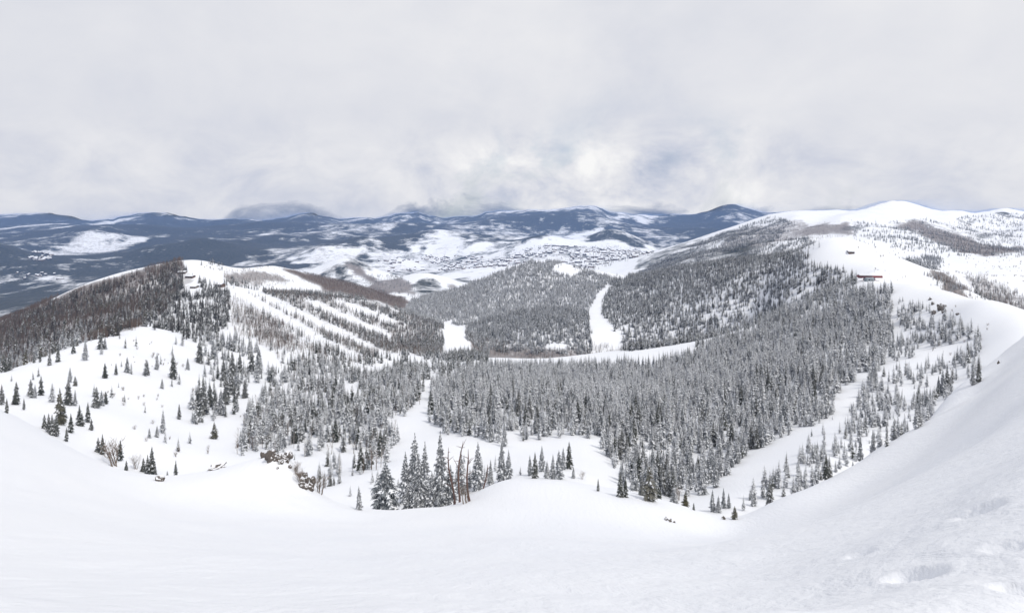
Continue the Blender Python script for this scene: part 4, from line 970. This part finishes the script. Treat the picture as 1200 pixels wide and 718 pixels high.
rock(1170, 426, 2, 2.5, 'tiny dark rock alone on the upper right snow', 44, 120, 260)
for i, (px, py, w, h, lab) in enumerate(((1090, 351, 3, 2, 'uppermost left crag on the white slope under the right ridge'), (1093, 357, 3, 2, 'small crag below the uppermost left crag'), (1102, 363, 6, 5, 'largest black crag on the slope under the right ridge'),
        (1106, 366, 4, 4, 'black crag touching the largest crag on its right'), (1094, 368, 4, 3, 'lowest left crag on the slope under the right ridge'), (1107, 359, 4, 2, 'thin crag above the largest black crag'), (1122, 369, 3, 2, 'lone crag right of the black crags'))):
    rock(px, py, w, h, lab, 50 + i, 250, 520)

for i, (px, py, w, h) in enumerate(((348, 543, 5, 4), (352, 549, 4, 5), (355, 553, 5, 5), (357, 558, 4, 4), (351, 559, 3, 3), (354, 564, 4, 3), (359, 566, 4, 5), (347, 552, 3, 3), (363, 574, 5, 5), (358, 573, 4, 3), (320, 533, 5, 4), (313, 534, 4, 3), (333, 538, 4, 3), (328, 537, 4, 3))):
    rock(px, py, w, h, 'small crag among the rubble on the top and steep right side of the outcrop', 80 + i, 115, 145, 'rock', 'crags of the outcrop')
# ------------------------------------------------------------------ buildings, people
def plain(name, c, rough=.6, c2=None, sc=3.0):
    m, nt, pb = mat(name); ob = N(nt, 'ShaderNodeTexCoord').outputs['Object']
    c2 = c2 or tuple(v * .75 for v in c)
    nt.links.new(mixc(nt, noise(nt, sc, 4, .6, ob), c2, c), pb.inputs['Base Color']); pb.inputs['Roughness'].default_value = rough
    return m


K = dict(red=plain('red_metal', (.20, .030, .028)), dark=plain('dark_steel', (.05, .05, .055)), grey=plain('grey_sheet', (.27, .31, .34)), wood=plain('brown_timber', (.13, .085, .06)),
         tan=plain('tan_siding', (.20, .16, .13)), glass=plain('dark_glass', (.03, .035, .045), .1), snow=M_snow, roofg=plain('roof_felt', (.16, .15, .15)), orange=plain('orange_net', (.45, .22, .06)),
         blue=plain('blue_cloth', (.05, .09, .22)), black=plain('black_cloth', (.03, .03, .035)), skin=plain('skin', (.5, .33, .25)))


def box(mb, x0, x1, y0, y1, z0, z1, m=0):
    p = [(x0, y0, z0), (x1, y0, z0), (x1, y1, z0), (x0, y1, z0), (x0, y0, z1), (x1, y0, z1), (x1, y1, z1), (x0, y1, z1)]
    for f in ((0, 3, 2, 1), (4, 5, 6, 7), (0, 1, 5, 4), (1, 2, 6, 5), (2, 3, 7, 6), (3, 0, 4, 7)): mb.q([p[i] for i in f], m)


def bpart(name, mt, parent, *boxes):
    mb = MB()
    for b in boxes: box(mb, *b)
    return part(name, mb.mesh(name, [mt]), parent)


def gable(name, mt, parent, x0, x1, y0, y1, z0, rise, over=.5, th=.35):
    mb = MB(); x0 -= over; x1 += over; y0 -= over; y1 += over; ym = (y0 + y1) / 2
    sec = [(y0, z0), (ym, z0 + rise), (y1, z0), (y1, z0 + th), (ym, z0 + rise + th), (y0, z0 + th)]
    for i in range(6):
        a, b = sec[i], sec[(i + 1) % 6]; mb.q([(x0, *a), (x1, *a), (x1, *b), (x0, *b)])
    for x in (x0, x1):
        mb.q([(x, *sec[0]), (x, *sec[1]), (x, *sec[4]), (x, *sec[5])]); mb.q([(x, *sec[1]), (x, *sec[2]), (x, *sec[3]), (x, *sec[4])])
    return part(name, mb.mesh(name, [mt]), parent)


# lift terminal: long red canopy on a mast, snow on its roof
x, D = hit(1019, 328, 560, 680); z = ground1(x, D); u = D / F
t = empty('lift_station', (x, D, z - .2), 'red chairlift top station with a snowy canopy roof on the right ridge', 'lift station', None, math.radians(-4))
W2 = 13.2 * u
mb = MB()
sec = [(-2.6, 2.7), (2.6, 2.7), (2.9, 4.1), (2.3, 4.9), (-2.3, 4.9), (-2.9, 4.1)]
for i in range(6):
    a, b = sec[i], sec[(i + 1) % 6]; mb.q([(-W2, *a), (W2, *a), (W2 * (1.0), *b), (-W2, *b)])
for xx_ in (-W2, W2):
    mb.q([(xx_, *sec[i]) for i in (0, 1, 2, 5)]); mb.q([(xx_, *sec[i]) for i in (5, 2, 3, 4)])
part('canopy', mb.mesh('canopy', [K['red']]), t)
bpart('fascia', K['dark'], t, (-W2 - .05, W2 * .1, -3.0, -2.9, 3.9, 4.8))
gable('roof_snow', K['snow'], t, -W2 + 1, W2 - 1.4, -2.1, 2.1, 4.85, .5, .2, .7)
for cx2 in (W2 * .40, -W2 * .45): bpart('mast', K['red'], t, (cx2 - .7, cx2 + .7, -.7, .7, -1.5, 2.75))
mb = MB(); mb.tube([(-W2 * .8, 0, 2.2), (-W2 * .8, 0, 2.65)], [2.2, 2.2], 20); part('bullwheel', mb.mesh('bullwheel', [K['dark']]), t)
x2, D2 = hit(1016.5, 329, 540, 660)
t = empty('operator_hut', (x2 - .5, D - 9, ground1(x2 - .5, D - 9) - .3), 'small grey lift operator hut under the red lift station', 'hut', None, math.radians(6))
bpart('wall', K['grey'], t, (-4.2, 4.2, -2, 2, 0, 3.0)); gable('roof', K['grey'], t, -4.2, 4.2, -2, 2, 3.0, .8, .4, .2)
bpart('window', K['glass'], t, (-2.4, -.4, -2.04, -1.98, 1.3, 2.3)); bpart('door', K['dark'], t, (1.2, 2.2, -2.05, -1.98, .2, 2.3))

# lodge buildings on the left hill and a cabin on the right ridge
for px, py, w, h, d0, d1, m1, lab in ((258, 336, 9, 4, 820, 1200, 'wood', 'dark timber lodge at the top of the ski runs among spruces'), (214, 320, 8, 2.4, 900, 1250, 'tan', 'low brown lodge with snowy roof on the left hilltop'),
                                      (223, 325, 9, 2.4, 850, 1250, 'wood', 'flat roofed dark lodge just below the hilltop lodge'), (997, 296, 6, 2.0, 760, 1000, 'wood', 'small dark cabin on the ridge behind the lift station'), (228, 337, 7, 2.4, 780, 1200, 'tan', 'lowest of the three hill lodges, half hidden by spruces')):
    x, D = hit(px, py, d0, d1); u = D / F; a, b = w * u / 2, 4.5; hh = h * u
    t = empty('lodge', (x, D, ground1(x, D) - .8), lab, 'building', None, random.uniform(-.3, .3))
    bpart('wall', K[m1], t, (-a, a, -b, b, -1.5, hh)); gable('roof', K['snow'], t, -a, a, -b, b, hh, hh * .35, .7, .35)
    for q in range(3): bpart('window', K['glass'], t, (-a + a * .2 + q * a * .62, -a + a * .2 + q * a * .62 + a * .36, -b - .05, -b + .02, hh * .35, hh * .75))

# chairlift tower
x, D = hit(274, 338, 800, 1050); t = empty('lift_tower', (x, D, ground1(x, D) - .3), 'white chairlift tower at the top of the left ski runs', 'lift tower', None, .5)
mb = MB(); mb.tube([(0, 0, -1), (0, 0, 5), (0, 0, 10)], [.5, .42, .34], 10); part('pole', mb.mesh('pole', [plain('white_paint', (.7, .72, .74))]), t)
bpart('crossarm', K['dark'], t, (-3, 3, -.25, .25, 9.6, 10.1)); bpart('sheave', K['dark'], t, (-3.1, -2.5, -1.6, 1.6, 10.12, 10.5)); bpart('sheave', K['dark'], t, (2.5, 3.1, -1.6, 1.6, 10.12, 10.5))
for i, (px, py) in enumerate(((990, 344), (996, 338))):
    x, D = hit(px, py, 560, 700); t = empty('lift_tower', (x, D, ground1(x, D) - .3), ('left' if i == 0 else 'right') + ' grey lift tower below the red lift station', 'lift tower', None, 1.0)
    mb = MB(); mb.tube([(0, 0, -1), (0, 0, 4), (0, 0, 8)], [.4, .34, .28], 10); part('pole', mb.mesh('pole', [K['tan']]), t); bpart('crossarm', K['dark'], t, (-2.2, 2.2, -.2, .2, 7.7, 8.1))

# skiers on the ridge: one skinned body each
def person(px, py, d0, d1, label, pose, cloth, legs_m):
    x, D = hit(px, py, d0, d1)
    t = empty('person', (x, D, ground1(x, D) + .02), label, 'person', None, random.random() * 6)
    bm = bmesh.new(); sk = bm.verts.layers.skin.verify(); V = {}
    b = .10 if pose else 0
    J = dict(pel=(0, 0, .93, .15), ch=(0, -b, 1.30, .17), nk=(0, -b * 1.4, 1.50, .065), hd=(0, -b * 1.7, 1.63, .105), tp=(0, -b * 1.7, 1.76, .085),
             lh=(-.10, 0, .86, .10), lk=(-.12, -.10 - b, .48, .075), la=(-.13, .02, .10, .06), lf=(-.13, -.16, .05, .05), rh=(.10, 0, .86, .10), rk=(.13, -.10 - b, .48, .075), ra=(.14, .02, .10, .06), rf=(.14, -.16, .05, .05),
             ls=(-.20, -b, 1.42, .075), le=(-.32, -.10 - b, 1.16, .055), lw=(-.30, -.36 - b, 1.10, .045), rs=(.20, -b, 1.42, .075), re=(.32, -.10 - b, 1.16, .055), rw=(.30, -.36 - b, 1.10, .045))
    for k, v in J.items(): V[k] = bm.verts.new(v[:3]); V[k][sk].radius = (v[3], v[3])
    V['pel'][sk].use_root = True
    for a, c in [e.split() for e in ('pel ch', 'ch nk', 'nk hd', 'hd tp', 'pel lh', 'lh lk', 'lk la', 'la lf', 'pel rh', 'rh rk', 'rk ra', 'ra rf', 'ch ls', 'ls le', 'le lw', 'ch rs', 'rs re', 're rw')]:
        bm.edges.new((V[a], V[c]))
    me = bpy.data.meshes.new('ski_suit'); bm.to_mesh(me); bm.free(); me.materials.append(cloth)
    o = part('body', me, t); o.modifiers.new('skin', 'SKIN'); s_ = o.modifiers.new('sub', 'SUBSURF'); s_.levels = s_.render_levels = 1
    for s in (-1, 1):
        mb = MB(); box(mb, s * .13 - .05, s * .13 + .05, -.9, .75, 0.0, .02); box(mb, s * .13 - .05, s * .13 + .05, -1.0, -.9, .02, .06)
        part('ski', mb.mesh('ski', [K['red']]), t)
        mb = MB(); mb.tube([(s * .30, -.36 - b, 1.12), (s * .36, -.10, .02)], [.012, .010], 5); part('ski_pole', mb.mesh('ski_pole', [K['dark']]), t)


for i, (px, py, c, lab) in enumerate(((1035, 308, 'black', 'skier in dark clothing highest on the ridge behind the lift station'), (1037, 318, 'black', 'skier in dark clothing, left of the pair right of the station'), (1043, 322, 'blue', 'skier in blue standing right of the lift station'),
                                      (1058, 326, 'black', 'skier in dark clothing farthest right on the ridge'), (1052, 329, 'blue', 'skier in blue at the start of the right slope'), (1002, 335, 'black', 'skier in dark clothing left below the lift station'),
                                      (1007, 337, 'black', 'skier in dark clothing nearest below the operator hut'))):
    person(px, py, 540, 860, lab, i % 2, K[c], K['black'])

# houses of the far town ----------------------------------------------------------------
hm, nt, pb = mat('house_walls'); oi = N(nt, 'ShaderNodeObjectInfo').outputs['Random']
nt.links.new(ramp(nt, oi, [(.1, (.05, .04, .04)), (.5, (.13, .10, .09)), (.9, (.24, .20, .17))]), pb.inputs['Base Color'])
hk = []
for k, (a, b, h) in enumerate(((5.5, 4.5, 6), (8, 5, 7), (14, 6, 9))):
    mb = MB(); box(mb, -a, a, -b, b, -3, h)
    o_ = len(mb.Q)
    sec = [(-b - .8, h), (0, h + 4), (b + .8, h), (b + .8, h + 1.2), (0, h + 5.2), (-b - .8, h + 1.2)]
    for i in range(6):
        p, q = sec[i], sec[(i + 1) % 6]; mb.q([(-a - .8, *p), (a + .8, *p), (a + .8, *q), (-a - .8, *q)], 1)
    for xq in (-a - .8, a + .8):
        mb.q([(xq, *sec[0]), (xq, *sec[1]), (xq, *sec[4]), (xq, *sec[5])], 1); mb.q([(xq, *sec[1]), (xq, *sec[2]), (xq, *sec[3]), (xq, *sec[4])], 1)
    hk.append(mb.mesh('house', [hm, M_snow]))
TOWN = [([(560, 312), (590, 296), (640, 288), (690, 290), (760, 292), (772, 300), (720, 306), (690, 316), (620, 322)], 3000, 5400, 430, 'in the distant hillside town'), ([(420, 310), (470, 300), (560, 298), (580, 312), (520, 318), (440, 318)], 3300, 5600, 240, 'on the valley floor below the hills'),
        ([(14, 296), (62, 295), (58, 306), (24, 305)], 4000, 6200, 160, 'in the far left valley village'), ([(20, 320), (70, 320), (72, 328), (24, 330)], 3000, 4600, 60, 'in the near left valley village')]
H_ = []
for ti, (poly, d0, d1, k, lab) in enumerate(TOWN):
    P = np.array(poly, float); px = rng.uniform(P[:, 0].min(), P[:, 0].max(), k * 5); D = np.sqrt(rng.uniform(d0 * d0, d1 * d1, k * 5)); x = (px - CX) / F * D; z = ground(x, D); py = HZ - z / D * F
    ci = np.clip(np.round((px - QPX[0]) / 2).astype(int), 0, len(QPX) - 1); ri = np.clip(np.searchsorted(QD, D * .985) - 1, 0, len(QD) - 1)
    ok = inpoly(px, py, poly) & (py < QENV[ri, ci] + 1) & (vnoise(x / 140, D / 140, 12) + .6 * vnoise(x / 50, D / 50, 13) > -.05)
    for a, b, c in list(zip(x[ok], D[ok], z[ok]))[:k]: H_.append((a, b, c, ti))
H_.sort(key=lambda h: h[1])
big_ = H_[:260]
for a, b, c, ti in big_:
    o = bpy.data.objects.new('house', hk[int(rng.choice(3, p=[.5, .33, .17]))]); COL.objects.link(o); o.location = (a, b, c); o.rotation_euler = (0, 0, rng.uniform(-1.6, 1.6))
    o['label'] = 'tiny snow roofed house ' + TOWN[ti][4]; o['category'] = 'house'; o['group'] = 'houses ' + TOWN[ti][4]
P_h = bpy.data.collections.new('house_kinds')
for k, me in enumerate(hk): P_h.objects.link(bpy.data.objects.new('house_%02d' % k, me))
if len(H_) > 260:
    A_ = np.array([(a, b, c, 1.0, rng.integers(0, 3)) for a, b, c, _ in H_[260:]])
    cloud_of('distant_houses', A_, P_h, 'farthest houses of the valley towns', 'houses')

# ------------------------------------------------------------------ the air
# one closed box of air: flat floor and walls, its lid falling from above the camera to just over the last crests
zmin = float(GZ.min()) - 1.0
NC, YB, YF, XB, XF = 1200, -40.0, 13200.0, 120.0, 17400.0
cs = np.linspace(-1, 1, NC)
fpx = CX + F * cs * XF / YF
crest = np.interp(fpx, QPX, QPY[(QD > 60)].min(axis=0))
crest = crest - .3
crest[fpx < QPX[0] + 40] = crest.min() - 4; crest[fpx > QPX[-1] - 40] = crest.min() - 4
ztop = -(crest - HZ) / F * YF
lidz = lambda x, y: 5.0 + (np.interp(x / (XB + (XF - XB) * (y - YB) / (YF - YB)), cs, ztop) - 5.0) * (y - YB) / (YF - YB)
gap = lidz(GX, GY) - GZ
print('LID', float(gap.min()))
if gap.min() < .6:
    need = np.where(gap < .6, (.6 - gap) * (YF - YB) / np.maximum(GY - YB, 1), 0)
    cc = np.clip(np.round((GX / (XB + (XF - XB) * (GY - YB) / (YF - YB)) + 1) / 2 * (NC - 1)).astype(int), 0, NC - 1)
    add = np.zeros(NC); np.maximum.at(add, cc.ravel(), need.ravel())
    ztop = ztop + np.maximum.reduce([np.roll(add, k) for k in (-1, 0, 1)])
    print('LID raised', float(add.max()), float((lidz(GX, GY) - GZ).min()))
bm = bmesh.new()
bt = [bm.verts.new((c * XB, YB, 5.0)) for c in cs]; ft = [bm.verts.new((c * XF, YF, z)) for c, z in zip(cs, ztop)]
bb = [bm.verts.new((c * XB, YB, zmin)) for c in cs]; fb = [bm.verts.new((c * XF, YF, zmin)) for c in cs]
for k in range(NC - 1):
    bm.faces.new((bt[k], bt[k + 1], ft[k + 1], ft[k])); bm.faces.new((bb[k], fb[k], fb[k + 1], bb[k + 1]))
    bm.faces.new((ft[k], ft[k + 1], fb[k + 1], fb[k])); bm.faces.new((bt[k + 1], bt[k], bb[k], bb[k + 1]))
bm.faces.new((bt[0], ft[0], fb[0], bb[0])); bm.faces.new((ft[-1], bt[-1], bb[-1], fb[-1]))
bmesh.ops.recalc_face_normals(bm, faces=bm.faces)
me = bpy.data.meshes.new('haze'); bm.to_mesh(me); bm.free()
o = bpy.data.objects.new('haze', me); COL.objects.link(o); o['kind'] = 'stuff'; o['label'] = 'thin blue haze filling the valley air'; o['category'] = 'haze'
m = bpy.data.materials.new('haze_air'); m.use_nodes = True; nt = m.node_tree; nt.nodes.remove(nt.nodes['Principled BSDF'])
pv = N(nt, 'ShaderNodeVolumePrincipled'); pv.inputs['Color'].default_value = (.31, .52, 1.0, 1); pv.inputs['Density'].default_value = 4.0e-5; pv.inputs['Anisotropy'].default_value = .1
nt.links.new(pv.outputs[0], nt.nodes['Material Output'].inputs['Volume']); me.materials.append(m)
print('COUNT', len(pts), len(asp), len(shr), len(H_), n_hand)
